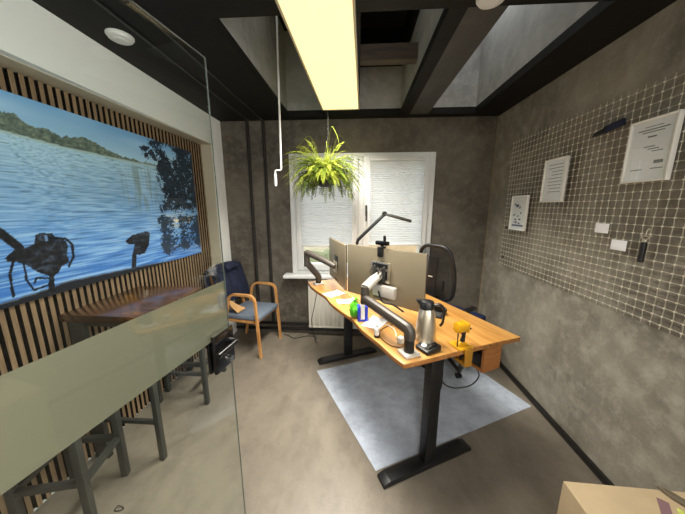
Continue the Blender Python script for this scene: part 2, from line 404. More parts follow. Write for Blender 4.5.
def pleated(name, x0, x1, z0, z1, label):
    t = thing(name, label, 'blind', ((x0+x1)/2, YB-.066, z0), 0, 'pleated window blinds')
    n = int((z1-z0)/.02); pts = []
    b = MB(); W = (x1-x0)/2
    vs = []
    for i in range(n*2+1):
        z = (z1-z0)*i/(n*2); y = .007 if i % 2 else -.007
        vs.append((b.bm.verts.new((-W, y, z)), b.bm.verts.new((W, y, z))))
    for a, c in zip(vs, vs[1:]): b.bm.faces.new((a[0], a[1], c[1], c[0]))
    b.build('pleated_fabric', M['blind'], t, smooth=False)
    MB().box(-W-.004, W+.004, -.013, .013, -.028, .0, .004).build('bottom_rail', M['pvc'], t)
    MB().box(-W-.004, W+.004, -.013, .013, z1-z0, z1-z0+.022, .004).build('head_rail', M['pvc'], t)
    for sx in (-W+.03, W-.03): MB().tube([(sx, -.016, -.02), (sx, -.016, z1-z0)], .0008, 5).build('guide_cord', M['wcable'], t)
pleated('pleated_blind', -.665, -.075, 1.165, 2.10, 'white pleated blind over the left casement behind the fern')
pleated('pleated_blind', .125, .72, 1.19, 2.10, 'white pleated blind over the right casement behind the desk lamp')

# outside
struct(MB().box(-9, 9, YB+.25, 16, -.9, -.7).build('ground', M['grass'], smooth=False), 'lawn outside the window', 'ground')
hs = thing('neighbour_house', 'beige rendered house seen below the right blind', 'house', (2.6, 8.2, -.7))
MB().box(-2.9, 3.5, 0, 4, 0, 4.2).build('wall', M['house'], hs, smooth=False)
b = MB()
b.prism([(-3.2, 4.15), (3.8, 4.15), (.3, 5.6)], -.3, 4.3, Matrix.Rotation(PI/2, 4, 'X') @ Matrix.Scale(-1, 4, (0, 0, 1)))
b.build('roof', M['darkwood'], hs, smooth=False)
hedge = MB()
for i in range(26):
    hedge.sphere((-6+i*.22+random.uniform(-.05, .05), 7+random.uniform(-.25, .25), -.2+random.uniform(-.1, .25)), random.uniform(.4, .55), 10)
tag(hedge.build('hedge', M['hedge'], None), 'green hedge seen below the left blind', 'hedge')

# ------------------------------------------------------------------ pipes, radiator
rad = thing('radiator', 'white ribbed panel radiator under the window', 'radiator', (-.02, YB-.07, .12))
b = MB(); W = .58; H = .60; n = 20
b.box(-W, W, -.018, -.012, 0, H)
for i in range(n):
    x = -W+.02+(2*W-.04)*(i+.5)/n
    b.box(x-.019, x+.019, -.03, -.016, .025, H-.025, .006)
b.box(-W, W, -.03, -.014, 0, .022, .004).box(-W, W, -.03, -.014, H-.022, H, .004)
b.build('front_panel', M['radiator'], rad)
MB().box(-W, W, .012, .03, 0, H, .004).build('rear_panel', M['radiator'], rad)
b = MB()
for i in range(30): x = -W+.04+(2*W-.08)*i/29; b.box(x-.002, x+.002, -.012, .012, .02, H-.01)
b.build('convector_fins', M['radiator'], rad, smooth=False)
MB().box(-W-.004, W+.004, -.034, .034, H, H+.012, .004).build('top_grille', M['radiator'], rad)
for x in (-.35, .35): MB().box(x-.02, x+.02, .03, .0695, .1, .5).build('wall_bracket', M['radiator'], rad)
for z, lb in ((.062, 'lower black heating pipe along the foot of the back wall'), (.135, 'upper black heating pipe along the foot of the back wall')):
    tag(MB().tube([(XL+.01, YB-.019, z), (XR-.03, YB-.019, z)], .0185, 12).build('heating_pipe', M['pipe']), lb, 'pipe')
for x, lb in ((-1.255, 'vertical black pipe on the back wall nearest the white pier'), (-1.072, 'vertical black pipe on the back wall nearer the window')):
    t = thing('wall_pipe', lb, 'pipe', (x, YB-.020, .16))
    MB().cyl((0, 0, 0), (0, 0, ZC-.16), .017, seg=14).build('pipe_run', M['matpipe'], t)
    for z in (.6, 1.6, 2.2): MB().tube([(0, 0, z-.01), (0, 0, z+.01)], .0185, 14).build('pipe_clip', M['blackmetal'], t)

# ------------------------------------------------------------------ slatted panel, lake picture
sp = thing('slatted_wall_panel', 'wooden slat panel on black felt behind the lake picture', 'wall panel', (XN, 0, 0))
MB().box(0, .004, YF, NY-.006, .02, NZ-.006).build('felt_backing', M['felt'], sp, smooth=False)
b = MB(); y = NY-.035
while y > -.4:
    b.box(.004, .021, y, y+.0215, .02, NZ-.008); y -= .0405
o = b.build('slats', M['slat'], sp, smooth=False)
o.data.materials.append(M['felt'])
for p in o.data.polygons:
    if p.normal.x < .5: p.material_index = 1

PX, PY0, PY1, PZ0, PZ1 = XN+.0215, .78, 2.645, 1.125, 2.138
def in_poly(y, z, poly):
    r = np.zeros(y.shape, bool); n = len(poly)
    for i in range(n):
        (a, b_), (c, d) = poly[i], poly[(i+1) % n]
        cond = ((b_ > z) != (d > z)) & (y < (c-a)*(z-b_)/((d-b_) if d != b_ else 1e-9)+a)
        r ^= cond
    return r
def near_line(y, z, pts, r):
    m = np.zeros(y.shape, bool)
    for (a, b_), (c, d) in zip(pts, pts[1:]):
        L2 = (c-a)**2+(d-b_)**2; t = np.clip(((y-a)*(c-a)+(z-b_)*(d-b_))/L2, 0, 1)
        m |= (y-a-t*(c-a))**2+(z-b_-t*(d-b_))**2 < r*r
    return m
def vnoise(y, z, seed):
    rs = np.random.RandomState(seed); T = rs.rand(64, 64)
    yi = np.floor(y).astype(int); zi = np.floor(z).astype(int); fy = y-yi; fz = z-zi
    fy = fy*fy*(3-2*fy); fz = fz*fz*(3-2*fz); g = lambda a, c: T[a % 64, c % 64]
    return (g(yi, zi)*(1-fy)+g(yi+1, zi)*fy)*(1-fz)+(g(yi, zi+1)*(1-fy)+g(yi+1, zi+1)*fy)*fz
def lake_picture():
    NU, NV = 420, 228
    yy = np.linspace(PY0, PY1, NU+1); zz = np.linspace(PZ0, PZ1, NV+1)
    Y, Z = np.meshgrid(yy, zz, indexing='ij')
    col = np.zeros(Y.shape+(3,))
    def mix(a, c, t): return np.array(a)*(1-t[..., None])+np.array(c)*t[..., None]
    cl = lambda v: np.clip(v, 0, 1)
    shore = np.interp(Y, [.7, 1.22, 1.447, 1.846, 2.664], [1.955, 1.953, 1.938, 1.930, 1.928])
    hill = np.interp(Y, [.7, 1.235, 1.27, 1.3, 1.409, 1.468, 1.54, 1.568, 1.631, 1.742, 1.85, 2.12, 2.7], [2.06, 2.045, 2.043, 2.02, 2.008, 1.995, 2.004, 2.016, 2.008, 1.974, 1.956, 1.945, 1.938])
    hill = hill+.016*vnoise(Y*45, Z*0, 3)+.008*vnoise(Y*120, Z*0, 4)-.016
    sky = mix((150, 184, 208), (98, 146, 192), cl((Z-1.95)/.2))
    cloud = cl(vnoise(Y*5, Z*14, 5)*1.6-.8)
    sky = mix(sky, (196, 216, 226), cloud*.5) if False else sky*(1-cloud[..., None]*.35)+np.array((205, 220, 228))*cloud[..., None]*.35
    col[:] = sky
    dep = cl((shore-Z)/.82)
    wat = mix((150, 182, 202), (46, 98, 172), dep**.8)
    freq = 14+60/(1+dep*9)
    wv = vnoise(Y*(4+10*(1-dep)), Z*90/(.35+dep*1.2), 9)*.6+vnoise(Y*9, Z*150/(.35+dep), 11)*.4
    k = cl((wv-.42)*3)
    wat = wat*(1-.55*k[..., None])+np.array((178, 206, 224))*.55*k[..., None]
    dk = cl((.38-wv)*4); wat = wat*(1-.28*dk[..., None])
    sun = np.exp(-((Y-2.38)/.22)**2-((Z-1.47)/.05)**2)*cl((vnoise(Y*22, Z*60, 21)-.35)*3)
    wat = wat*(1-sun[..., None])+np.array((224, 200, 160))*sun[..., None]
    ws = Z < shore
    col[ws] = wat[ws]
    hl = (Z >= shore) & (Z < hill)
    hc = mix((58, 72, 70), (122, 134, 118), cl(vnoise(Y*60, Z*80, 2)*.7+vnoise(Y*150, Z*180, 8)*.7-.25))
    col[hl] = hc[hl]
    glow = (Z < shore) & (Z > shore-.012); col[glow] = (150, 172, 176)
    # reeds
    rd = cl((vnoise(Y*70, Z*8+Y*20, 31)-.45)*3)*cl(1-np.abs(Y-1.98)/.22)*cl((Z-1.52)*6)*cl((1.94-Z)*12)
    col = col*(1-.55*rd[..., None])+np.array((92, 104, 92))*.55*rd[..., None]
    # trees at the right and their reflection
    n1 = vnoise(Y*20, Z*20, 41)*.34+vnoise(Y*62, Z*62, 42)*.33+vnoise(Y*150, Z*150, 44)*.33
    edge = np.interp(Z, [1.55, 1.65, 1.8, 1.95, 2.05, 2.14], [2.12, 2.14, 2.16, 2.08, 2.02, 2.10])
    dens = cl((Y-edge)/.10+.35)*cl((Z-1.52)/.08)
    gap = np.exp(-((Y-2.31)/.07)**2-((Z-2.07)/.05)**2)+.7*np.exp(-((Y-2.12)/.05)**2-((Z-1.92)/.06)**2)
    tr = (n1 < .20+.50*dens-.5*gap) & (dens > .05) & (Z > 1.5)
    tc = mix((10, 18, 30), (40, 58, 74), cl(vnoise(Y*90, Z*90, 43)))
    col[tr] = tc[tr]
    rf = cl((Y-2.02)/.12)*cl((1.56-Z)/.05)*cl((Z-1.13)/.1)
    n2 = vnoise(Y*13, Z*5, 51)*.4+vnoise(Y*40, Z*75, 52)*.3+vnoise(Y*90, Z*140, 53)*.3
    rr = (n2 < .5*rf+.05) & (rf > .02)
    col[rr] = (col*.2+np.array((16, 26, 38))*.8)[rr]
    # boat rim, motors, cables
    D = np.array((9, 12, 20))
    D2 = np.array((16, 20, 28))
    rimt = np.interp(Y, [.7, 1.266, 1.327, 1.566, 1.949, 2.2, 2.5], [1.135, 1.168, 1.182, 1.170, 1.150, 1.130, 1.11])
    rm = Z < rimt; col[rm] = (D2*1.15)
    rm2 = (Z < rimt) & (Z > rimt-.008); col[rm2] = (70, 84, 104)
    head = [(1.166, 1.407), (1.191, 1.398), (1.234, 1.412), (1.247, 1.457), (1.27, 1.465), (1.323, 1.46), (1.336, 1.431), (1.382, 1.409), (1.387, 1.379), (1.373, 1.329), (1.38, 1.286), (1.337, 1.272), (1.316, 1.242), (1.289, 1.226), (1.278, 1.12), (1.240, 1.12), (1.267, 1.232), (1.22, 1.266), (1.183, 1.312), (1.149, 1.335), (1.117, 1.342), (1.11, 1.362)]
    out = [(1.759, 1.36), (1.824, 1.396), (1.964, 1.413), (1.991, 1.395), (1.964, 1.301), (1.915, 1.245), (1.862, 1.239), (1.838, 1.251), (1.813, 1.14), (1.772, 1.14), (1.797, 1.247), (1.833, 1.324), (1.779, 1.335)]
    for pl in (head, out):
        q = in_poly(Y, Z, pl); sh = cl(vnoise(Y*30, Z*60, 61)*1.2+vnoise(Y*110, Z*110, 62)*.7-.72)
        cc = mix(D, (64, 78, 98), sh*.9); col[q] = cc[q]
    for ln, r in (([(1.02, 1.53), (1.114, 1.485), (1.17, 1.406)], .02), ([(1.332, 1.432), (1.384, 1.42), (1.409, 1.387), (1.407, 1.316), (1.371, 1.264)], .007), ([(1.14, 1.347), (1.113, 1.279), (1.108, 1.174)], .006), ([(1.175, 1.329), (1.17, 1.237), (1.191, 1.177), (1.264, 1.188)], .005), ([(1.198, 1.213), (1.211, 1.236), (1.265, 1.221)], .005)):
        col[near_line(Y, Z, ln, r)] = D
    hole = in_poly(Y, Z, [(1.284, 1.452), (1.296, 1.452), (1.296, 1.42), (1.284, 1.42)]); col[hole] = (90, 120, 160)
    lin = (np.clip(col, 0, 255)/255.); lin = np.where(lin <= .04045, lin/12.92, ((lin+.055)/1.055)**2.4)
    verts = [(PX+.02, float(a), float(c)) for a in yy for c in zz]
    W = NV+1
    faces = [(i*W+j, (i+1)*W+j, (i+1)*W+j+1, i*W+j+1) for i in range(NU) for j in range(NV)]
    me = bpy.data.meshes.new('printed_face'); me.from_pydata([(v[0]-PX, v[1]-PY0, v[2]-PZ0) for v in verts], [], faces)
    at = me.color_attributes.new('print', 'FLOAT_COLOR', 'POINT')
    arr = np.ones((len(verts), 4), np.float32); arr[:, :3] = np.clip(lin*1.45, 0, .9).reshape(-1, 3); at.data.foreach_set('color', arr.ravel())
    m = bpy.data.materials.new('lake_print'); m.use_nodes = True; nt = m.node_tree; bs = nt.nodes['Principled BSDF']
    a = nt.nodes.new('ShaderNodeVertexColor'); a.layer_name = 'print'; nt.links.new(a.outputs['Color'], bs.inputs['Base Color'])
    bs.inputs['Roughness'].default_value = .5; bs.inputs['Specular IOR Level'].default_value = .3
    me.materials.append(m)
    t = thing('lake_picture', 'large lake photograph with boat motors on the slat panel', 'picture', (PX, PY0, PZ0))
    o = bpy.data.objects.new('printed_face', me); C.objects.link(o); o.parent = t
    MB().box(0, .0195, 0, PY1-PY0, 0, PZ1-PZ0).build('stretcher_board', M['whitepl'], t, smooth=False)
lake_picture()

# ------------------------------------------------------------------ bar table and stools by the left wall
bt = thing('bar_table', 'small high bar table with dark brown top against the slat panel', 'table', (XN+.02, 1.285, 0))
MB().prism([(0, 0), (.49, -.006), (.498, .25), (.49, .562), (0, .555)], .957, 1.0, bev=.004).build('tabletop', M['barwood'], bt)
for x, y, w in ((.055, .045, .045), (.055, .525, .018), (.452, .05, .0165), (.462, .53, .0165)):
    MB().box(x-w, x+w, y-.0165, y+.0165, 0, .957, .004).build('leg', M['steel_dark'], bt)
for (x0, x1, y0, y1) in ((.10, .437, .038, .062), (.04, .064, .063, .507), (.075, .445, .513, .537)):
    MB().box(x0, x1, y0, y1, .262, .288, .003).build('foot_rail', M['steel_dark'], bt)
for (x0, x1, y0, y1) in ((.10, .437, .038, .062), (.04, .064, .063, .507), (.075, .445, .513, .537), (.443, .467, .068, .512)):
    MB().box(x0, x1, y0, y1, .915, .957, .003).build('apron', M['steel_dark'], bt)

def stool(feet, label, seat_z=.70, bars=(1, 1, 1, 1), z_bar=.27):
    cx = sum(f[0] for f in feet)/4; cy = sum(f[1] for f in feet)/4
    t = thing('bar_stool', label, 'stool', (cx, cy, 0), 0, 'dark grey bar stools')
    loc = [Vector((f[0]-cx, f[1]-cy, 0)) for f in feet]
    d = (loc[1]-loc[0]).normalized(); ang = math.atan2(d.y, d.x)
    rot = Matrix.Rotation(ang, 4, 'Z')
    for p in loc:
        mm = Matrix.Translation((p.x, p.y, 0)) @ rot
        MB().box(-.0175, .0175, -.0175, .0175, 0, seat_z-.04, .003, mtx=mm).build('leg', M['steel_dark'], t)
    for i in range(4):
        if not bars[i]: continue
        a, c = loc[i], loc[(i+1) % 4]
        MB().tube([a+Vector((0, 0, z_bar)), c+Vector((0, 0, z_bar))], 1., 4, flat=(.014, .014)).build('footrest_bar', M['steel_dark'], t)
    for i in range(4):
        a, c = loc[i], loc[(i+1) % 4]
        MB().tube([a+Vector((0, 0, seat_z-.055)), c+Vector((0, 0, seat_z-.055))], 1., 4, flat=(.015, .015)).build('seat_rail', M['steel_dark'], t)
    poly = [((p*1.1).x, (p*1.1).y) for p in loc]
    MB().prism(poly, seat_z-.04, seat_z, bev=.006).build('seat', M['barwood'], t)
stool([(-1.335, .968), (-1.395, 1.225), (-1.672, 1.18), (-1.62, .90)], 'dark metal bar stool nearest the viewer below the frosted band', .66)
stool([(-1.315, 1.94), (-1.315, 2.25), (-1.66, 2.25), (-1.66, 1.94)], 'dark metal bar stool beyond the bar table near the armchair', .66)

# ------------------------------------------------------------------ open glass door
DRA = R(82.); dd = Vector((math.cos(DRA), math.sin(DRA), 0)); edge = Vector((-.576, 1.055, 0)); hp = edge-dd*.86
dr = tag(bpy.data.objects.new('door_1', None), 'open frameless glass door with frosted band and black handle', 'door'); C.objects.link(dr)
dr['kind'] = 'structure'; dr.location = hp; dr.rotation_euler = (0, 0, math.atan2(dd.y, dd.x))
MB().box(0.012, .8595, -.003, .003, .012, 2.143).build('glass_leaf', M['doorglass'], dr, smooth=False)
MB().box(.8596, .8604, -.003, .003, .012, 2.143).box(.012, .8604, -.003, .003, 2.1431, 2.1438).build('polished_edge', M['dooredge'], dr, smooth=False)
MB().box(.013, .8585, .0032, .0037, 1.058, 1.287).build('frosted_band', M['frost'], dr, smooth=False)
lk = MB().box(.735, .862, -.021, -.0042, .915, 1.085, .006).box(.735, .862, .0049, .021, .915, 1.085, .006).box(.8606, .866, -.016, .016, .965, 1.065).build('lock_case', M['blackgloss'], dr)
b = MB()
b.tube(rounded([(.825, -.02, 1.03), (.825, -.062, 1.03), (.70, -.062, 1.03)], .012), .011, 12)
b.tube(rounded([(.825, .02, 1.03), (.825, .062, 1.03), (.70, .062, 1.03)], .012), .011, 12)
b.build('lever_handle', M['blackgloss'], lk)
MB().cyl((.82, -.034, .945), (.82, -.018, .945), .014).box(.737, .860, -.0225, -.0035, 1.0852, 1.0885).build('lock_trim', M['chrome'], lk)
for z in (.25, 1.9): MB().box(-.01, .07, -.018, .018, z-.04, z+.04, .004).build('hinge', M['blackmetal'], dr)
struct(MB().box(hp.x-.06, hp.x-.004, hp.y-.04, hp.y+.04, 0, ZC, .003).build('trim_5', M['blackmetal']), 'black door post', 'post')

# ------------------------------------------------------------------ ceiling fittings
cl = thing('ceiling_light', 'long rectangular lit ceiling panel lamp with warm glow', 'lamp', (-.192, 1.91, 2.498), -.020)
LA, LB = .165, .745
MB().box(-LA, LA, -LB, LB, .018, .05, .004).box(-LA-.012, -LA, -LB-.012, LB+.012, 0, .05, .002).box(LA, LA+.012, -LB-.012, LB+.012, 0, .05, .002).box(-LA, LA, -LB-.012, -LB, 0, .05, .002).box(-LA, LA, LB, LB+.012, 0, .05, .002).build('housing', M['lampframe'], cl)
MB().box(-LA, LA, -LB, LB, .004, .012).build('diffuser', mat('lit_diffuser', (.3, .28, .2), .5, emit=(1., .76, .38), emit_s=1.35), cl, smooth=False)
for y in (-.5, .5): MB().cyl((0, y, .0495), (0, y, .0518), .03).build('ceiling_mount', M['lampframe'], cl)
for x, y, lb in ((.60, 1.435, 'round white ceiling fitting beside the right roof opening'), (-1.356, 1.60, 'round white ceiling fitting between the conduits above the glass door')):
    sd = thing('ceiling_fitting', lb, 'ceiling fitting', (x, y, ZC), 0, 'round ceiling fittings')
    MB().lathe([(.050, -.022), (.057, -.018), (.06, -.008), (.066, -.006), (.066, 0)]).build('body', M['whitepl'], sd)
    MB().lathe([(.030, -.027), (.036, -.022)], seg=24).build('centre_cap', M['whitepl'], sd)
for x, r, lb in ((-1.075, .005, 'thin dark conduit on the ceiling nearer the lamp'), (-1.236, .005, 'thin dark conduit on the ceiling nearer the white wall')):
    tag(MB().box(x-r, x+r, YF+.01, YB-.01, ZC-2*r, ZC, .002).build('ceiling_conduit', M['steel_dark']), lb, 'conduit')
# roof-window crank rod
rd = thing('crank_rod', 'thin white crank rod hanging from the left roof opening', 'rod', (-.638, 2.2, 1.77))
MB().tube([(.02, 0, WT-1.77), (0, 0, .14)], .008, 10).build('shaft', M['bronze'], rd)
MB().tube(rounded([(0, 0, .142), (-.002, 0, .128), (-.048, -.004, .125), (-.05, -.004, .10)], .01), .007, 10).build('crank', M['bronze'], rd)
MB().lathe([(.008, 0), (.0115, .01), (.0115, .09), (.008, .1)], (-.05, -.004, 0), 14).build('grip', M['whitepl'], rd)

# hanging fern
fern = thing('hanging_fern', 'lush green fern hanging in a dark pot before the window', 'plant', (-.335, 2.70, 1.80))
fz = 1.80
MB().lathe([(.055, 0), (.085, .02), (.10, .13), (.108, .135), (.108, .155), (.092, .155), (.085, .135)], seg=28).build('pot', M['pot'], fern)
b = MB()
for k in range(3):
    a = 2*PI*k/3+.4; b.tube([(.1*math.cos(a), .1*math.sin(a), .15), (.03, 0, .48)], .0015, 6)
z = .48
ch = []
hx = .03
while z < ZC-fz-.02:
    ax = Vector((1, 0, 0)) if len(ch) % 2 else Vector((0, 1, 0))
    pts = [Vector((hx, 0, z+.012))+ax*.0065*math.cos(t)+Vector((0, 0, .013*math.sin(t))) for t in [2*PI*i/10 for i in range(10)]]
    b.tube(pts, .002, 6, closed=True); ch.append(z); z += .0205
b.tube([(hx, 0, ZC-fz-.025), (hx, 0, ZC-fz-.001)], .004, 8)
b.build('hanging_chain', M['steel_dark'], fern)
rs = random.Random(3)
for part, mt, count, lens in (('fronds', 'leaf', 190, (.24, .44)), ('shaded_fronds', 'leafd', 110, (.24, .42))):  # second batch of fronds in a darker green
    b = MB()
    for i in range(count):
        az = rs.uniform(0, 2*PI); L = rs.uniform(*lens); front = abs(math.sin((az+PI/2)/2)) < .32; L *= .62 if front else 1.; el = rs.uniform(-.1, 1.3) if part == 'fronds' else rs.uniform(-.3, 1.)
        p = Vector((.05*math.cos(az), .05*math.sin(az), .15)); d = Vector((math.cos(az)*math.cos(el), math.sin(az)*math.cos(el), math.sin(el)))
        n = 19; pts = []; droop = rs.uniform(1.3, 2.5)
        for k in range(n+1):
            pts.append(p.copy()); p = p+d*(L/n); d = (d+Vector((rs.uniform(-.03, .03), rs.uniform(-.03, .03), -droop/n))).normalized()
        b.tube(pts, .0011, 4)
        for k in range(2, n+1):
            t = k/n; w = .024*math.sin(PI*min(1, t*.86+.12))+.006
            tan = (pts[k]-pts[k-1]).normalized(); side = tan.cross(Vector((0, 0, 1)))
            if side.length < .05: side = Vector((1, 0, 0))
            side.normalize(); nrm = side.cross(tan)
            for sgn in (-1, 1):
                if rs.random() < .16: continue
                tip = pts[k]+side*sgn*w+tan*w*.45-nrm*w*rs.uniform(-.15, .45)
                hw = tan*(L/n)*.42
                base = pts[k]; mid = (base+tip)/2
                v = [b.bm.verts.new(base), b.bm.verts.new(mid-hw*.9), b.bm.verts.new(tip), b.bm.verts.new(mid+hw*.9)]
                b.bm.faces.new(v)
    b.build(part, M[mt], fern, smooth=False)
b = MB()
for i in range(26):
    az = rs.uniform(0, 2*PI); q = rs.uniform(.2, .36); zt = rs.uniform(.2, .42) if i % 3 == 0 else rs.uniform(.0, .2)
    b.tube(smooth_path([(.05*math.cos(az), .05*math.sin(az), .16), (q*.5*math.cos(az), q*.5*math.sin(az), zt+.1), (q*math.cos(az), q*math.sin(az), zt), (q*1.15*math.cos(az), q*1.15*math.sin(az), zt-.08)], 5), .0012, 5)
b.build('runners', M['leaf'], fern)

# ------------------------------------------------------------------ desk
DA = R(25); DU = Vector((math.cos(DA), math.sin(DA), 0)); DV = Vector((-DU.y, DU.x, 0)); DO = Vector((.178, 1.991, 0)); DZ = .85
def dw(u, v, z=DZ): p = DO+DU*u+DV*v; return (p.x, p.y, z)
dk = thing('standing_desk', 'height adjustable desk with honey oak top and black legs', 'desk', DO, DA)
left = [(-.392, .785), (-.402, .62), (-.385, .45), (-.362, .30), (-.368, .12), (-.352, -.06), (-.330, -.20), (-.338, -.38), (-.322, -.55), (-.318, -.70), (-.306, -.778)]
poly = [(p.x, p.y) for p in smooth_path([(a, c, 0) for a, c in left], 4)]+[(-.20, -.782), (.1, -.785), (.30, -.792), (.49, -.802), (.488, 0), (.486, .785)]
b = MB(); b.prism(poly, DZ-.028, DZ, bev=.0035)
o = b.build('tabletop', M['desk'], dk)
o.data.materials.append(M['deskedge'])
for p in o.data.polygons:
    if abs(p.normal.z) < .5: p.material_index = 1
for v in (-.645, .645):
    MB().box(-.04, .04, v-.03, v+.03, .03, .735, .004).build('leg', M['blackmetal'], dk)
    MB().box(-.034, .034, v-.024, v+.024, .735, DZ-.05, .003).build('leg_extension', M['blackmetal'], dk)
    b = MB()
    b.prism([(-.335, .0), (.335, .0), (.335, .022), (.29, .038), (-.29, .038), (-.335, .022)], -.04, .04, Matrix.Translation((0, v, 0)) @ Matrix.Rotation(PI/2, 4, 'X'), .004)
    b.build('foot', M['blackmetal'], dk)
    MB().box(-.28, .36, v-.025, v+.025, DZ-.05, DZ-.028, .002).build('top_support', M['blackmetal'], dk)
MB().box(-.035, -.015, -.6, .6, DZ-.09, DZ-.04, .003).box(.035, .055, -.6, .6, DZ-.09, DZ-.04, .003).build('cross_rail', M['blackmetal'], dk)
MB().box(-.30, -.20, -.60, -.45, DZ-.055, DZ-.028, .004).build('control_box', M['blackpl'], dk)
b = MB()   # open box hung under the top
u0, u1, v0, v1, z0, z1 = .265, .405, -.755, -.47, .64, DZ-.028
b.box(u0, u1, v0, v0+.015, z0, z1).box(u0, u1, v1-.015, v1, z0, z1).box(u0, u1, v0+.015, v1-.015, z0, z0+.015).box(u1-.015, u1, v0+.015, v1-.015, z0+.015, z1).box(u0, u1-.015, v0+.015, v1-.015, z1-.012, z1)
sh = b.build('hanging_box', M['boxwood'], dk, smooth=False)
MB().box(u0+.01, u1-.03, v0+.03, v1-.05, z0+.015, z0+.10, .006).build('power_strip', M['blackpl'], sh)

# monitors
def monitor(c, w, h, ang, label, tilt=0.):
    t = thing('monitor', label, 'monitor', c, ang, 'desk monitors')
    MB().box(-w/2, w/2, 0, .012, -h/2, h/2, .003).build('panel', M['monitor'], t)
    b = MB(); b.box(-w/2+.0, w/2-.0, .012, .016, -h/2, h/2); b.build('bezel', M['blackpl'], t, smooth=False)
    MB().box(-w/2+.008, w/2-.008, .016, .0168, -h/2+.012, h/2-.008).build('screen', M['screen'], t, smooth=False)
    MB().box(-w/2+.06, w/2-.06, -.018, 0, -h/2+.05, h/2-.07, .008).build('rear_housing', M['monitor'], t) if False else None
    MB().box(-.055, .055, -.006, 0, -.055, .055, .003).build('vesa_mount', M['blackpl'], t)
    b = MB()
    for i in range(14): b.box(-.06+i*.009, -.056+i*.009, -.0012, 0, -h/2+.02, -h/2+.032)
    b.build('vent_slots', M['blackpl'], t, smooth=False)
    return t
A1 = math.atan2(-.645, .764)
monitor((.160, 1.70, 1.150), .62, .366, A1, 'wide monitor seen from behind under the webcam on the desk')
monitor((-.188, 2.215, 1.132), .53, .366, math.atan2(-.942, .335), 'monitor seen from behind at the far end of the desk')

# monitor arms
def arm(base, post_top, elbow, elbow_top, tip, ang, label, r=1., clampdir=(-1, 0), extra=True):
    t = thing('screen_stand', label, 'monitor stand', base, 0, 'grey gas spring monitor arms')
    B = Vector(base); q = lambda p: Vector(p)-B
    MB().box(-.045, .045, -.04, .04, 0, .018, .005, rz=DA).build('base_plate', M['armsilver'], t)
    cx = Vector((clampdir[0], clampdir[1], 0))
    mm = Matrix.Rotation(DA, 4, 'Z')
    pt = q(post_top)
    MB().cyl((0, 0, .018), (0, 0, pt.z), .027, .025, 20).build('post', M['blackpl'], t)
    e = q(elbow); 
    lo = [Vector((0, 0, pt.z)), e]
    MB().tube(rounded([Vector((0, 0, pt.z-.035)), Vector((0, 0, pt.z+.01)), e], .03), 1., 12, flat=(.030, .037), up=(0, 0, 1) if False else None).build('lower_arm', M['armgrey'], t)
    et = q(elbow_top)
    MB().cyl(e-Vector((0, 0, .03)), et, .029, .027, 18).build('elbow_joint', M['armgrey'], t)
    tp = q(tip)
    MB().tube([et-Vector((0, 0, .012)), et+(tp-et)*.5, tp], [1.1, 1.1, .9], 12, flat=(.026, .030)).build('upper_arm', M['armsilver'] if extra else M['armgrey'], t)
    hm = Matrix.Translation(tp) @ Matrix.Rotation(ang, 4, 'Z')
    hd = MB().box(-.05, .05, -.002, .003, -.05, .05, .001, mtx=hm).build('vesa_plate', M['brushed'], t)
    return t, B, hm
n1 = Vector((-.645, -.764, 0))
c1 = Vector((.160, 1.70, 1.150))
t, B, hm = arm(dw(-.232, -.712), (dw(-.232, -.712)[0], dw(-.232, -.712)[1], .975), (.047, 1.56, 1.035), (.047, 1.56, 1.115), c1+n1*.010+Vector((0, 0, .01)), A1, 'grey monitor arm clamped at the near corner of the desk')
b = MB().box(-.03, .14, -.05, -.018, -.135, -.06, .004, mtx=hm); b.build('adapter_box', M['armsilver'], t)
MB().box(-.075, .075, -.012, -.003, -.05, .085, .002, mtx=hm).build('bracket_plate', M['brushed'], t)
MB().box(-.06, .06, -.014, -.0121, .045, .075, .001, mtx=hm).box(-.055, -.02, -.014, -.0121, -.03, .03, .001, mtx=hm).box(.015, .06, -.014, -.0121, -.03, .03, .001, mtx=hm).build('bracket_openings', M['blackpl'], t)
b = MB().box(-.045, .045, -.022, -.006, -.045, .0, .002, mtx=hm).box(-.045, -.03, -.03, -.004, -.045, .06, .002, mtx=hm).box(.03, .045, -.03, -.004, -.045, .06, .002, mtx=hm); b.build('tilt_bracket', M['steel_dark'], t)
b = MB()
for k in range(6):
    a = rs.uniform(-.05, .05); c = rs.uniform(-.05, .06)
    pts = smooth_path([(a, -.02, .05), (a+rs.uniform(-.04, .04), -.05, rs.uniform(-.02, .05)), (c, -.05, -.04), (c+.02, -.03, -.1)], 6)
    b.tube([hm @ p for p in pts], .0028, 6)
b.build('cable_loops', M['cable'], t)
MB().tube([hm @ p for p in smooth_path([(.02, -.05, -.10), (.06, -.06, -.16), (.13, -.04, -.17), (.20, -.03, -.20)], 6)], .006, 8).build('display_cable', M['cable'], t)
c2 = Vector((-.188, 2.215, 1.132)); n2 = Vector((-.942, -.335, 0))
p2 = dw(-.315, .655)
arm(p2, (p2[0], p2[1], .925), (-.484, 2.40, 1.075), (-.484, 2.40, 1.19), c2+n2*.010+Vector((0, 0, -.045)), math.atan2(-.942, .335), 'grey monitor arm at the far corner of the desk by the window', extra=False)

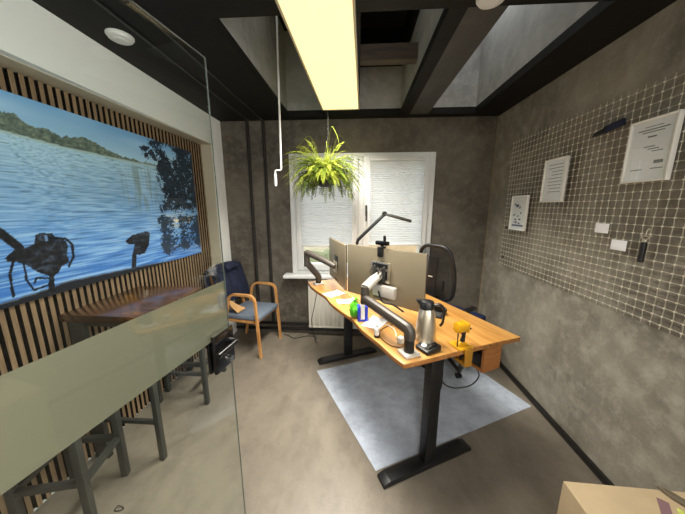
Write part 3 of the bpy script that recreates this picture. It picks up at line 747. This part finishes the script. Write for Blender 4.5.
# webcam clipped on the wide monitor
wc = thing('webcam', 'black clip-on webcam on top of the wide monitor', 'webcam', (.157, 1.703, 1.333), A1)
MB().box(-.016, .016, -.030, -.001, -.055, .0, .004).build('rear_clip', M['blackpl'], wc)
MB().box(-.016, .016, -.030, .030, .001, .012, .003).build('clip_top', M['blackpl'], wc)
MB().box(-.05, .05, -.012, .018, .020, .048, .008).box(-.008, .008, -.006, .010, .0121, .022).build('camera_body', M['blackgloss'], wc)
MB().cyl((0, .018, .034), (0, .024, .034), .010).build('lens', M['screen'], wc)
MB().box(.012, .026, -.008, .008, .048, .085, .003).build('privacy_flap', M['blackpl'], wc)
b = MB(); b.tube(smooth_path([(.0, -.02, -.055), (-.02, -.03, -.10), (.01, -.035, -.14), (.02, -.02, -.20)], 6), .002, 6); b.build('cable', M['cable'], wc)

# desk lamp
lp = thing('desk_lamp', 'black articulated desk lamp behind the monitors', 'lamp', (-.01, 2.36, DZ))
MB().lathe([(.085, 0), (.085, .012), (.078, .018), (.02, .02)]).build('base', M['blackmetal'], lp)
MB().cyl((0, 0, .018), (0, 0, .44), .010).build('pole', M['blackmetal'], lp)
MB().tube([(0, 0, .42), (.008, 0, .455), (.245, .04, .685)], .0155, 10).build('arm', M['blackmetal'], lp)
MB().cyl((.245, .022, .69), (.245, .058, .69), .022).build('joint', M['blackmetal'], lp)
MB().tube([(.25, .04, .685), (.31, .04, .672), (.47, .04, .628), (.485, .04, .622)], [.6, 1, 1, .8], 10, flat=(.015, .034)).build('lamp_head', M['steel_dark'], lp)

# thermos
th = thing('thermos_jug', 'steel thermos jug with black lid near the desk corner', 'jug', dw(-.085, -.655), R(-25))
MB().lathe([(.056, 0), (.060, .006), (.0595, .04), (.054, .11), (.045, .18), (.038, .205), (.035, .212)]).build('body', M['brushed'], th)
MB().lathe([(.036, .208), (.039, .212), (.039, .238), (.033, .250), (.020, .255)]).build('lid', M['blackpl'], th)
MB().prism([(-.062, .252), (-.03, .252), (-.03, .225), (-.04, .225)], -.012, .012, Matrix.Rotation(PI/2, 4, 'X'), .003).build('spout', M['blackpl'], th)
MB().tube(rounded([(.034, 0, .235), (.07, 0, .245), (.092, 0, .215), (.085, 0, .14), (.074, 0, .125)], .025), 1., 8, flat=(.007, .010)).build('handle', M['blackpl'], th)

# black device with white dial
dv = thing('card_reader', 'small black desk device with round white button beside the jug', 'device', dw(-.112, -.715), R(30))
MB().prism([(-.05, 0), (.05, 0), (.05, .036), (-.05, .022)], -.045, .045, Matrix.Rotation(PI/2, 4, 'X'), .005).build('body', M['blackpl'], dv)
MB().lathe([(.0145, .0), (.0145, .004), (.012, .006)], mtx=Matrix.Translation((-.022, .008, .0265)) @ Matrix.Rotation(R(-8), 4, 'Y')).build('round_button', M['whitepl'], dv)
MB().box(-.04, .035, -.035, -.012, .026, .0295, .001, mtx=Matrix.Rotation(R(-8), 4, 'Y')).build('keypad', M['blackgloss'], dv)
MB().box(.045, .075, -.02, .035, .004, .016, .004).build('side_foot', M['blackpl'], dv)

# green and blue objects
gb = thing('green_bag', 'crumpled bright green plastic bag behind the blue holder', 'bag', dw(-.305, -.185), 0)
b = MB(); t = bmesh.new(); bmesh.ops.create_icosphere(t, subdivisions=4, radius=1)
for v in t.verts:
    n = noise.noise(v.co*1.7+Vector((3, 1, 5)))*.35+noise.noise(v.co*5)*.16
    v.co = Vector((v.co.x*.034*(1+n), v.co.y*.05*(1+n), .06+v.co.z*.06*(1+n*.5)))
    if v.co.z < .002: v.co.z = .002*random.random()
b.merge(t); b.build('crumpled_bag', M['green'], gb, angle=20)
MB().tube(smooth_path([(0, 0, .11), (.012, -.01, .135), (-.01, .01, .145), (.02, .02, .12)], 5), 1., 6, flat=(.004, .014)).build('tied_top', M['green'], gb)
bh = thing('blue_holder', 'bright blue plastic holder at the left edge of the desk', 'holder', dw(-.275, -.250), R(8))
MB().box(-.034, .034, -.025, .025, 0, .012, .002).build('base', M['blue'], bh)
MB().box(-.034, -.016, -.025, .025, .012, .105, .003).build('side_wall', M['blue'], bh)
MB().box(.016, .034, -.025, .025, .012, .105, .003).build('side_wall', M['blue'], bh)
MB().box(-.016, .016, .016, .025, .012, .06, .002).build('rear_wall', M['blue'], bh)
o = tag(MB().box(-.014, .014, -.022, .012, 0, .115, .003).build('white_box', M['whitepl']), 'narrow white box standing in the blue holder', 'box')
o.location = dw(-.275, -.250, DZ+.0125); o.rotation_euler = (0, 0, R(8))
wb = thing('white_vial', 'small white upright vial with dark foot on the desk edge', 'bottle', dw(-.298, -.490))
MB().lathe([(.015, 0), (.016, .003), (.016, .012), (.014, .014)], seg=18).build('foot', M['blackpl'], wb)
MB().lathe([(.013, .0135), (.0145, .02), (.0145, .055), (.008, .064)], seg=18).build('body', M['whitepl'], wb)
MB().lathe([(.008, .063), (.008, .078), (.005, .08)], seg=14).build('cap', M['whitepl'], wb)
# sheets of paper
for i, (u, v, a, lb) in enumerate(((-.27, .33, 20, 'white paper sheet lying farthest along the desk near the monitors'), (-.245, .12, -12, 'white paper sheet between the far paper and the green bag'), (-.215, -.32, 35, 'white paper sheet under the arm beside the blue holder'))):
    w, h = (.085, .06) if i != 1 else (.07, .05)
    def f(s_, t_, w=w, h=h): return Vector(((s_-.5)*2*w, (t_-.5)*2*h, .0015+.004*max(0, noise.noise(Vector((s_*3, t_*3, 2.+u))))+.012*max(0, s_-.8)*5*(t_ > .5)*(t_-.5)))
    o = MB().grid(f, 14, 10).build('paper_sheet', M['paper'], thick=.0006)
    o.location = dw(u, v); o.rotation_euler = (0, 0, DA+R(a)); tag(o, lb, 'paper', 'loose papers on the desk')
sm = tag(MB().box(-.02, .02, -.017, .017, 0, .036, .006).build('plug_adapter', M['radiator']), 'white cube adapter by the foot of the near arm', 'adapter')
sm.location = dw(-.205, -.60); sm.rotation_euler = (0, 0, DA+.4)
tag(MB().tube([Vector(dw(*p)) for p in [(-.21, -.565, DZ+.02)]+[(-.19+.04*math.sin(i*.7), -.53+i*.045, DZ+.004) for i in range(10)]], .0025, 6).build('charger_cable', M['wcable']), 'thin white cable winding over the desk', 'cable')
tag(MB().tube(smooth_path([dw(-.17, -.66, DZ+.004), dw(-.27, -.62, DZ+.004), dw(-.28, -.50, DZ+.004), dw(-.22, -.42, DZ+.004), dw(-.10, -.38, DZ+.004)], 8), .0022, 6).build('power_cable', M['cable']), 'thin black cable curling round the near arm base', 'cable')
# phone/dock behind the jug
ph = thing('desk_phone', 'black desk handset lying behind the thermos jug', 'phone', dw(.26, -.36), R(60))
MB().prism([(-.07, 0), (.07, 0), (.07, .03), (-.07, .012)], -.05, .05, Matrix.Rotation(PI/2, 4, 'X'), .005).build('body', M['blackpl'], ph)
MB().box(-.055, .0, -.035, .03, .0165, .022, .001, mtx=Matrix.Rotation(R(-7), 4, 'Y')).build('keypad', M['steel_dark'], ph)
MB().tube(rounded([(.01, .046, .03), (.012, .05, .043), (.012, -.05, .043), (.01, -.046, .03)], .02), 1., 8, flat=(.008, .016)).build('handset', M['blackgloss'], ph)
kb = thing('keyboard', 'black keyboard in front of the wide monitor', 'keyboard', dw(.30, .12), DA+R(90))
MB().box(-.20, .20, -.065, .065, 0, .014, .004).build('body', M['blackpl'], kb)
b = MB()
for r_ in range(5):
    for c_ in range(19): b.box(-.19+c_*.02, -.173+c_*.02, -.058+r_*.0235, -.038+r_*.0235, .014, .018, .001)
b.build('keys', M['blackgloss'], kb, smooth=False)

# yellow clamp-on vise at the near edge
vx = thing('clamp_vise', 'yellow clamp-on bench vise on the near edge of the desk', 'vise', (.570, 1.335, DZ), R(22.9))
MB().box(-.045, .045, -.035, .055, 0, .012, .003).prism([(-.03, .012), (.03, .012), (.015, .03), (-.02, .03)], -.02, .02, Matrix.Translation((0, .01, 0)) @ Matrix.Rotation(PI/2, 4, 'X'), .002).build('base', M['yellow'], vx)
MB().tube([(.010, .01, .028), (.016, .01, .060), (.012, .01, .088)], [.013, .010, .014], 12).build('neck', M['blackmetal'], vx)
MB().lathe([(.018, -.034), (.028, -.031), (.030, -.016), (.030, .018), (.026, .025), (.014, .028)], mtx=Matrix.Translation((-.008, .01, .115)) @ Matrix.Rotation(PI/2, 4, 'Y'), seg=22).build('body', M['yellow'], vx)
MB().box(.014, .026, -.020, .04, .088, .143, .004).build('jaw_plate', M['yellow'], vx)
MB().cyl((.026, .01, .112), (.046, .01, .112), .008).cyl((.040, -.012, .106), (.040, .032, .118), .005, seg=10).build('screw_handle', M['blackmetal'], vx)
MB().tube([(-.033, .0, .095), (-.036, -.004, .005)], .0035, 8).build('support_rod', M['blackmetal'], vx)
MB().box(-.016, .030, -.050, -.036, -.090, .012, .003).box(-.016, .030, -.036, .03, -.090, -.074, .003).build('clamp_bracket', M['ochre'], vx)
MB().cyl((0, 0, -.135), (0, 0, -.030), .007, seg=12).cyl((0, 0, -.036), (0, 0, -.029), .016, seg=16).cyl((-.024, 0, -.130), (.024, 0, -.130), .004, seg=10).cyl((0, 0, -.142), (0, 0, -.122), .012, seg=14).build('clamp_screw', M['blackmetal'], vx)

# cords under the desk
tag(MB().tube(smooth_path([dw(.28, -.64, .655), (.745, 1.47, .60), (.70, 1.46, .53), (.60, 1.46, .505), (.53, 1.46, .54), (.50, 1.47, .62), (.505, 1.49, .72), (.52, 1.50, .80)], 8), .004, 8).build('looped_cable', M['cable']), 'black cable looping below the desk from the wooden box', 'cord')
tag(MB().tube(smooth_path([(.535, 1.50, .815), (.535, 1.49, .65), (.53, 1.48, .50), (.515, 1.48, .47), (.50, 1.485, .52), (.50, 1.49, .60)], 8), .0035, 8).build('dropping_cable', M['cable']), 'black cable dropping straight behind the near desk leg', 'cord')
tag(MB().tube(smooth_path([(-.93, 3.02, .005), (-.86, 2.99, .005), (-.78, 2.93, .005), (-.70, 2.96, .005), (-.62, 3.0, .005), (-.52, 2.98, .005), (-.50, 2.90, .005)], 8), .005, 8).build('floor_cord', M['cable']), 'black cord on the floor between armchair and radiator', 'cord')
tag(MB().tube(smooth_path([dw(-.36, .55, .82), (-.425, 2.38, .62), (-.47, 2.50, .45), (-.49, 2.66, .25), (-.49, 2.80, .05), (-.47, 2.84, .006)], 8), .0035, 8).build('desk_cable', M['cable']), 'black cable hanging from the far desk corner past the radiator', 'cable')
kr = thing('key_ring', 'small dark wire loop lying on the floor by the glass door', 'ring', (-1.272, 1.045, 0))
MB().tube([(.022*math.cos(a)+.006*math.cos(a*2), .011*math.sin(a), .003+.004*max(0, math.sin(a))) for a in [2*PI*i/20 for i in range(20)]], .0022, 6, closed=True).build('loop', M['blackmetal'], kr)

# floor mat
b = MB(); b.prism([(.125, 1.335), (1.43, 1.945), (.99, 2.92), (-.395, 2.30)], .0005, .003, bev=.0008)
tag(b.build('chair_mat', M['mat_'], smooth=False), 'translucent pale floor protection mat under the desk', 'mat')

# ------------------------------------------------------------------ wooden armchair
AC = R(-10)
ac = thing('armchair', 'bentwood armchair with blue grey seat in the back left corner', 'chair', (-1.222, 2.757, 0), AC)
for s_ in (-1, 1):
    y = s_*.225
    pts = rounded([(.235, y+s_*.005, 0), (.200, y, .695), (-.10, y, .695), (-.245, y+s_*.005, 0)], .085, 8)
    MB().tube(pts, 1., 4, flat=(.0145, .0115), up=(0, 1, 0)).build('side_frame', M['beech'], ac)
MB().box(.165, .187, -.212, .212, .365, .405, .004).build('front_rail', M['beech'], ac)
MB().box(-.205, -.183, -.212, .212, .365, .405, .004).build('rear_rail', M['beech'], ac)
for s_ in (-1, 1): MB().box(-.183, .165, s_*.2-.011, s_*.2+.011, .375, .405, .003).build('side_rail', M['beech'], ac)
MB().box(-.20, .235, -.215, .215, .408, .462, .018).build('seat', M['seatblue'], ac)
def backf(s_, t_):
    y = (s_-.5)*.42; z = .53+t_*.36
    return Vector((-.255-.07*t_+.035*(abs(s_-.5)*2)**2-.0, y, z))
MB().grid(backf, 14, 8).build('backrest', M['seatblue'], ac, thick=.035)
for s_ in (-1, 1):
    MB().tube([(-.215, s_*.205, .38), (-.262, s_*.2, .58), (-.325, s_*.195, .87)], 1., 4, flat=(.014, .011), up=(0, 1, 0)).build('back_post', M['beech'], ac)
jk = thing('jacket', 'dark navy jacket draped over the back of the armchair', 'jacket', (-1.222, 2.757, .45), AC)
def jf(s_, t_):
    y = (s_-.5)*.50; u = t_*2-1           # t: front hem -> over the top -> rear hem
    f = noise.noise(Vector((s_*5, t_*3, 1)))*.022+noise.noise(Vector((s_*13, t_*5, 7)))*.010
    sag = -.035*(abs(s_-.5)*2)**2
    if t_ < .42:
        k = t_/.42; return Vector((-.195-.075*k+f+.02*math.sin(k*PI), y*(1+.12*(1-k)), .10+k*.385+sag))
    if t_ < .58:
        k = (t_-.42)/.16; a = PI*k; return Vector((-.315+.045*math.cos(a)+f*.4, y, .485+.035*math.sin(a)+sag+f*.3))
    k = (t_-.58)/.42; return Vector((-.36+.03*k+f*.5, y*(1+.12*k), .485-k*.44+sag))
MB().grid(jf, 34, 46).build('jacket_body', M['navy'], jk, thick=.012, angle=80)
def jfold(s_, t_):
    a = 2*PI*s_; r = .045-.012*t_; n = noise.noise(Vector((math.cos(a)*2, math.sin(a)*2, t_*5)))*.012
    return Vector((-.22+.05*t_+(r+n)*math.cos(a), -.205+.02*math.sin(t_*4)+(r+n)*math.sin(a)*1.1, .46-.34*t_))
MB().grid(jfold, 18, 14).build('sleeve', M['navy'], jk, angle=80, thick=.004)
def jcol(s_, t_):
    y = (s_-.5)*.20; n = noise.noise(Vector((s_*6, t_*4, 4)))*.012
    return Vector((-.245+.05*t_+n, y+.02, .52-.06*t_+.02*math.sin(PI*s_)+n))
MB().grid(jcol, 14, 6).build('collar', M['navy'], jk, thick=.012, angle=80)
sc = thing('folded_cloth', 'folded tan cloth hanging beside the seat under the jacket', 'cloth', (-1.222, 2.757, .463), AC)
def cf(s_, t_):
    x = -.19+s_*.16; n = noise.noise(Vector((s_*4, t_*4, 9)))*.01
    return Vector((x, -.20+.14*t_+n, .012+.15*(1-s_)*(1-t_*.6)+n*.4+abs(n)))
MB().grid(cf, 12, 8).build('cloth', M['lining'], sc, thick=.008, angle=80)

# ------------------------------------------------------------------ office chair
OA = R(38); OL = (.92, 2.54, 0)
oc = thing('office_chair', 'black mesh back office chair behind the desk', 'chair', OL, OA)
for k in range(5):
    a = R(-80)-OA+2*PI*k/5; cxy = (math.cos(a), math.sin(a))
    MB().tube([(.03*cxy[0], .03*cxy[1], .095), (.15*cxy[0], .15*cxy[1], .088), (.27*cxy[0], .27*cxy[1], .072)], [1.2, 1., .8], 8, flat=(.014, .021)).build('base_leg', M['blackmetal'], oc)
    p = Vector((.265*cxy[0], .265*cxy[1], 0)); sd_ = Vector((-cxy[1], cxy[0], 0))
    b = MB()
    for s_ in (-1, 1): b.cyl(p+sd_*s_*.008+Vector((0, 0, .028)), p+sd_*s_*.022+Vector((0, 0, .028)), .025, seg=16)
    b.cyl(p+Vector((0, 0, .03)), p+Vector((0, 0, .07)), .007, seg=10); b.build('caster', M['blackpl'], oc)
MB().cyl((0, 0, .075), (0, 0, .23), .027).cyl((0, 0, .23), (0, 0, .43), .016).build('gas_column', M['chrome'], oc)
MB().box(-.12, .10, -.09, .09, .425, .465, .008).build('tilt_mechanism', M['blackpl'], oc)
MB().box(-.22, .28, -.25, .25, .465, .545, .03).build('seat', M['chairblue'], oc)
loop = rounded([(-.245, -.18, .765), (-.255, -.20, 1.0), (-.285, -.15, 1.255), (-.285, .15, 1.255), (-.255, .20, 1.0), (-.245, .18, .765)], .10, 7, closed=True)
MB().tube(loop, .0175, 10, closed=True).build('back_frame', M['blackpl'], oc)
def mf(s_, t_):
    z = .77+t_*.48; w = np.interp(t_, [0, .08, .5, .85, 1], [.145, .18, .197, .17, .115])
    return Vector((-.243-.04*max(0, t_-.4)-.02*math.cos((s_-.5)*PI), (s_-.5)*2*w, z))
MB().grid(mf, 16, 14).build('mesh_back', M['meshfab'], oc)
MB().tube(smooth_path([(-.10, 0, .445), (-.24, 0, .47), (-.31, 0, .60), (-.315, 0, .85), (-.30, 0, 1.16)], 6), 1., 8, flat=(.012, .052), up=(1, 0, 0)).build('back_spine', M['blackpl'], oc)
MB().box(-.312, -.285, -.12, .12, .86, .96, .010).build('lumbar_support', M['blackpl'], oc)
MB().box(-.3320, -.3265, -.022, .022, .975, .985, .0008).build('badge', M['armsilver'], oc)
for s_ in (-1, 1):
    ar = MB().tube(rounded([(-.12, s_*.08, .45), (-.12, s_*.275, .45), (-.12, s_*.275, .69)], .03), 1., 8, flat=(.012, .022)).build('armrest_post', M['blackpl'], oc)
    MB().box(-.19, -.03, s_*.275-.028, s_*.275+.028, .69, .712, .008).build('armrest_pad', M['blackpl'], oc)

# ------------------------------------------------------------------ right wall: wire grid and what hangs on it
GX = XR-.032
gp = thing('wire_grid_panel', 'large crimped steel wire grid on the right wall', 'wire grid', (GX, .70, 1.045))
GY, GZ, CP = 1.99, 1.14, .0422
b = MB(); ny = int(GY/CP); nz = int(GZ/CP)
def crimp(i, j): return .0017*(1 if (i+j) % 2 else -1)
for i in range(ny+1):
    y = i*CP
    pts = [(crimp(i, -1), y, -.022)]+[(crimp(i, j), y, j*CP) for j in range(nz+1)]+[(crimp(i, nz+1), y, nz*CP+.022)]
    b.tube(pts, .0019, 5)
for j in range(nz+1):
    z = j*CP
    pts = [(-crimp(-1, j), -.02, z)]+[(-crimp(i, j), i*CP, z) for i in range(ny+1)]+[(-crimp(ny+1, j), ny*CP+.02, z)]
    b.tube(pts, .0019, 5)
b.build('crimped_wires', M['wire'], gp)
b = MB()
for i in range(ny+1):
    for j in range(nz+1): b.box(-.0042, .0042, i*CP-.0031, i*CP+.0031, j*CP-.0031, j*CP+.0031)
b.build('wire_crimps', M['crimp'], gp, smooth=False)
for y in (.3, 1.1, 1.9):
    for z in (.1266, 1.0128):
        MB().cyl((.0318, y+.003, z-.006), (-.004, y+.003, z-.006), .006, seg=10).build('standoff', M['wire'], gp)

def pic_frame(y0, y1, z0, z1, label, style):
    t = thing('picture_frame', label, 'picture frame', (GX-.0055, (y0+y1)/2, (z0+z1)/2), 0, 'white document frames on the wire grid')
    w, h, f, d = (y1-y0)/2, (z1-z0)/2, .010, .022
    b = MB()
    b.box(-d, 0, -w, -w+f, -h, h, .002).box(-d, 0, w-f, w, -h, h, .002).box(-d, 0, -w+f, w-f, -h, -h+f, .002).box(-d, 0, -w+f, w-f, h-f, h, .002)
    b.build('frame_moulding', M['frame'], t)
    sh = MB().box(-.010, -.002, -w+f, w-f, -h+f, h-f).build('document', M['paper'], t, smooth=False)
    b = MB(); g = lambda yy0, yy1, z0_, z1_: b.box(-.0106, -.0101, yy0, yy1, z0_, z1_)
    r2 = random.Random(style)
    if style == 1:
        g(-.07, .07, h-.055, h-.05); g(-.05, .05, h-.066, h-.062); g(-.02, .02, h-.09, h-.083)
        for k in range(3): g(-.02-.02*k, .03-.02*k, h-.135-.012*k, h-.131-.012*k)
        g(-.075, -.02, -h+.06, -h+.064); g(.02, .075, -h+.06, -h+.064); g(-.04, .04, h-.04, h-.037)
        g(-.07, -.03, -h+.085, -h+.10)
    elif style == 2:
        for k in range(9): g(-w+.035, w-.05+r2.uniform(-.03, .015), h-.045-.024*k, h-.041-.024*k)
    else:
        for k in range(16):
            yy = r2.uniform(-w+.04, w-.05); zz = r2.uniform(-h+.05, h-.08); g(yy, yy+r2.uniform(.008, .03), zz, zz+r2.uniform(.006, .022))
        g(-w+.03, w-.03, -h+.035, -h+.05)
    b.build('print', M['ink'] if style != 3 else mat('blue_grey_print', rgb(110, 122, 150), .8), sh, smooth=False)
    MB().box(-.0132, -.0122, -w+f, w-f, -h+f, h-f).build('glazing', M['glass'], t, smooth=False)
    MB().box(.0, .0025, -.02, .02, h-.03, h-.01).build('hanger', M['chrome'], t)
pic_frame(1.340, 1.557, 1.724, 2.026, 'framed certificate with printed lines, nearest of the white frames', 1)
pic_frame(1.962, 2.178, 1.636, 1.946, 'white framed document in the middle of the wire grid', 2)
pic_frame(2.336, 2.562, 1.394, 1.700, 'white framed picture with blue print nearest the back corner', 3)
for (y, z, lb) in ((1.622, 1.478, 'blank white card on the wire grid, upper left of the two'), (1.505, 1.394, 'blank white card on the wire grid beside the bottle opener')):
    t = thing('wire_card', lb, 'card', (GX-.006, y, z), 0, 'white cards on the wire grid')
    MB().box(-.012, -.010, -.043, .043, -.028, .028, .0006).build('card_face', M['paper'], t)
    MB().box(-.010, .002, -.020, .020, -.012, .012, .002).build('clip_back', M['blackpl'], t)
op = thing('bottle_opener', 'hanging opener with wire loop and black handle on the grid', 'opener', (GX-.013, 1.383, 1.455))
MB().tube(rounded([(0, -.024, .012), (0, -.020, 0), (0, -.006, -.018), (0, .006, -.018), (0, .020, 0), (0, .024, .012)], .008), .0030, 8).tube([(0, -.026, .002), (0, .026, .002)], .0028, 8).build('wire_loop', M['wire'], op)
MB().lathe([(.006, -.03), (.010, -.026), (.010, -.016), (.006, -.012)], seg=14).build('collar', M['brushed'], op)
MB().lathe([(.009, -.130), (.013, -.124), (.011, -.09), (.013, -.055), (.010, -.030), (.006, -.028)], seg=16).build('handle', M['blackpl'], op)
MB().tube(rounded([(0, 0, .004), (0, 0, .03), (.010, 0, .042), (.014, 0, .030)], .008), .0018, 6).build('hook', M['wire'], op)
kn = thing('folding_brush', 'dark blue black long tool clipped diagonally on the wire grid', 'tool', (GX-.016, 1.700, 2.044))
mm = Matrix.Rotation(R(-8), 4, 'X')
MB().box(-.009, .009, -.095, .02, -.020, .018, .006, mtx=mm).build('handle', M['navy'], kn)
MB().prism([(.02, -.018), (.02, .014), (.085, .006), (.10, -.012)], -.005, .005, mm @ Matrix.Rotation(PI/2, 4, 'Y') @ Matrix.Rotation(PI/2, 4, 'Z'), .001).build('tip', M['blackpl'], kn)
MB().box(-.003, .012, -.03, -.01, .008, .02, .002, mtx=mm).build('clip', M['blackmetal'], kn)
for (y, z, lb) in ((2.63, 1.405, 'small dark clip at the edge of the grid beside the last frame'), (2.64, 1.115, 'small dark clip at the lower far corner of the grid')):
    t = thing('wire_clip', lb, 'clip', (GX, y, z), 0, 'small clips on the grid edge')
    MB().box(-.014, -.004, -.018, .018, -.012, .012, .003).build('jaw', M['blackpl'], t)
    MB().tube([(-.014, -.012, .0), (-.026, 0, .01), (-.014, .012, .0)], .002, 6).build('lever', M['wire'], t)

# ------------------------------------------------------------------ cardboard box in the foreground
bx = thing('cardboard_box', 'cardboard box in the bottom right corner against the wall', 'box', (.8755, .953, 0), R(-2))
b = MB(); W, D_, H = .57, .42, .46
b.box(0, W, -D_, -D_+.005, 0, H).box(0, W, -.005, 0, 0, H).box(0, .005, -D_+.005, -.005, 0, H).box(W-.005, W, -D_+.005, -.005, 0, H).box(.005, W-.005, -D_+.005, -.005, 0, .005)
b.build('carton', M['card'], bx, smooth=False)
MB().box(0, W, -D_/2+.001, 0, H+.0005, H+.0045).build('flap', M['card'], bx, smooth=False)
MB().box(0, W, -D_, -D_/2-.001, H+.0005, H+.0045).build('flap', M['card'], bx, smooth=False)
fl = thing('printed_leaflet', 'leaflet with a green leafy picture and purple band on the carton', 'leaflet', (1.188, .899, .4655), R(-37))
MB().box(0, .20, -.16, .012, 0, .0012).build('sheet', M['card'], fl, smooth=False)
MB().box(.0, .032, -.16, .012, .0013, .0018).build('purple_band', M['purple'], fl, smooth=False)
MB().box(.05, .195, -.155, .006, .0013, .0018).build('leaf_picture', M['leafpic'], fl, smooth=False)
kn2 = thing('folded_strip', 'grey brown folded cardboard strip lying across the carton', 'strip', (1.238, .948, .4685), R(-58))
MB().prism([(0, -.004), (.03, .012), (.36, .014), (.36, -.022), (.04, -.016)], 0, .012, bev=.001).build('strip', M['cardin'], kn2, smooth=False)
MB().prism([(.02, .0), (.36, .0), (.36, -.006), (.02, -.004)], .0125, .018).build('raised_edge', M['cardin'], kn2, smooth=False)

# ------------------------------------------------------------------ light
def area(name, loc, rot, sx, sy, power, col, spread=PI):
    l = bpy.data.lights.new(name, 'AREA'); l.shape = 'RECTANGLE'; l.size = sx; l.size_y = sy; l.energy = power; l.color = col
    l.spread = spread
    o = bpy.data.objects.new(name, l); C.objects.link(o); o.location = loc; o.rotation_euler = rot; return o
area('ceiling_panel_light', (-.192, 1.91, 2.497), (0, 0, -.020), .32, 1.47, 64, (1., .95, .86), R(122))
area('corridor_light', (.1, -.75, 2.50), (0, 0, 0), .31, 1.0, 36, (1., .97, .93))  # added overhead fill behind the viewer, brightens the room
# added frame, pane and housing around two fill lights behind the camera
wb_ = struct(MB().box(XR-.04, XR, -1.22, -1.16, 1.08, 2.42, .004).box(XR-.04, XR, -.16, -.10, 1.08, 2.42, .004).box(XR-.04, XR, -1.16, -.16, 2.36, 2.42, .004).box(XR-.04, XR, -1.16, -.16, 1.08, 1.14, .004).build('window_5', M['pvc']), 'window with a milky pane beside the viewer', 'window')
MB().box(XR-.012, XR-.002, -1.16, -.16, 1.14, 2.36).build('milky_pane', M['whitepl'], wb_, smooth=False)
area('window_daylight', (XR-.016, -.66, 1.75), (PI/2, 0, R(90)), 1.0, 1.2, 62, (1., .99, .97), R(150))  # added side fill, mainly to brighten the left wall
pl = thing('panel_lamp', 'second long ceiling panel lamp behind the viewer', 'lamp', (.1, -.75, 2.5035))  # housing added around the overhead fill
MB().box(-.17, .17, -.52, .52, .0, .0465, .003).build('housing', M['lampframe'], pl)
wd = bpy.data.worlds.new('sky'); S.world = wd; wd.use_nodes = True
nt = wd.node_tree; bg = nt.nodes['Background']
bg.inputs['Color'].default_value = (.93, .965, 1.0, 1); bg.inputs['Strength'].default_value = 2.5

# ------------------------------------------------------------------ camera
cam = bpy.data.cameras.new('camera'); co = bpy.data.objects.new('camera', cam); C.objects.link(co)
cam.sensor_fit = 'HORIZONTAL'; cam.sensor_width = 36.; cam.lens = 260./685.*36.; cam.clip_start = .02; cam.clip_end = 200
pitch = math.atan(50/260.); yaw = math.atan(16/265.)
co.location = (0, 0, 1.6); co.rotation_euler = (PI/2-pitch, 0, yaw)
S.camera = co
S.view_settings.view_transform = 'Standard'; S.view_settings.look = 'None'; S.view_settings.exposure = 0.; S.view_settings.gamma = 1.
S.view_settings.use_curve_mapping = False
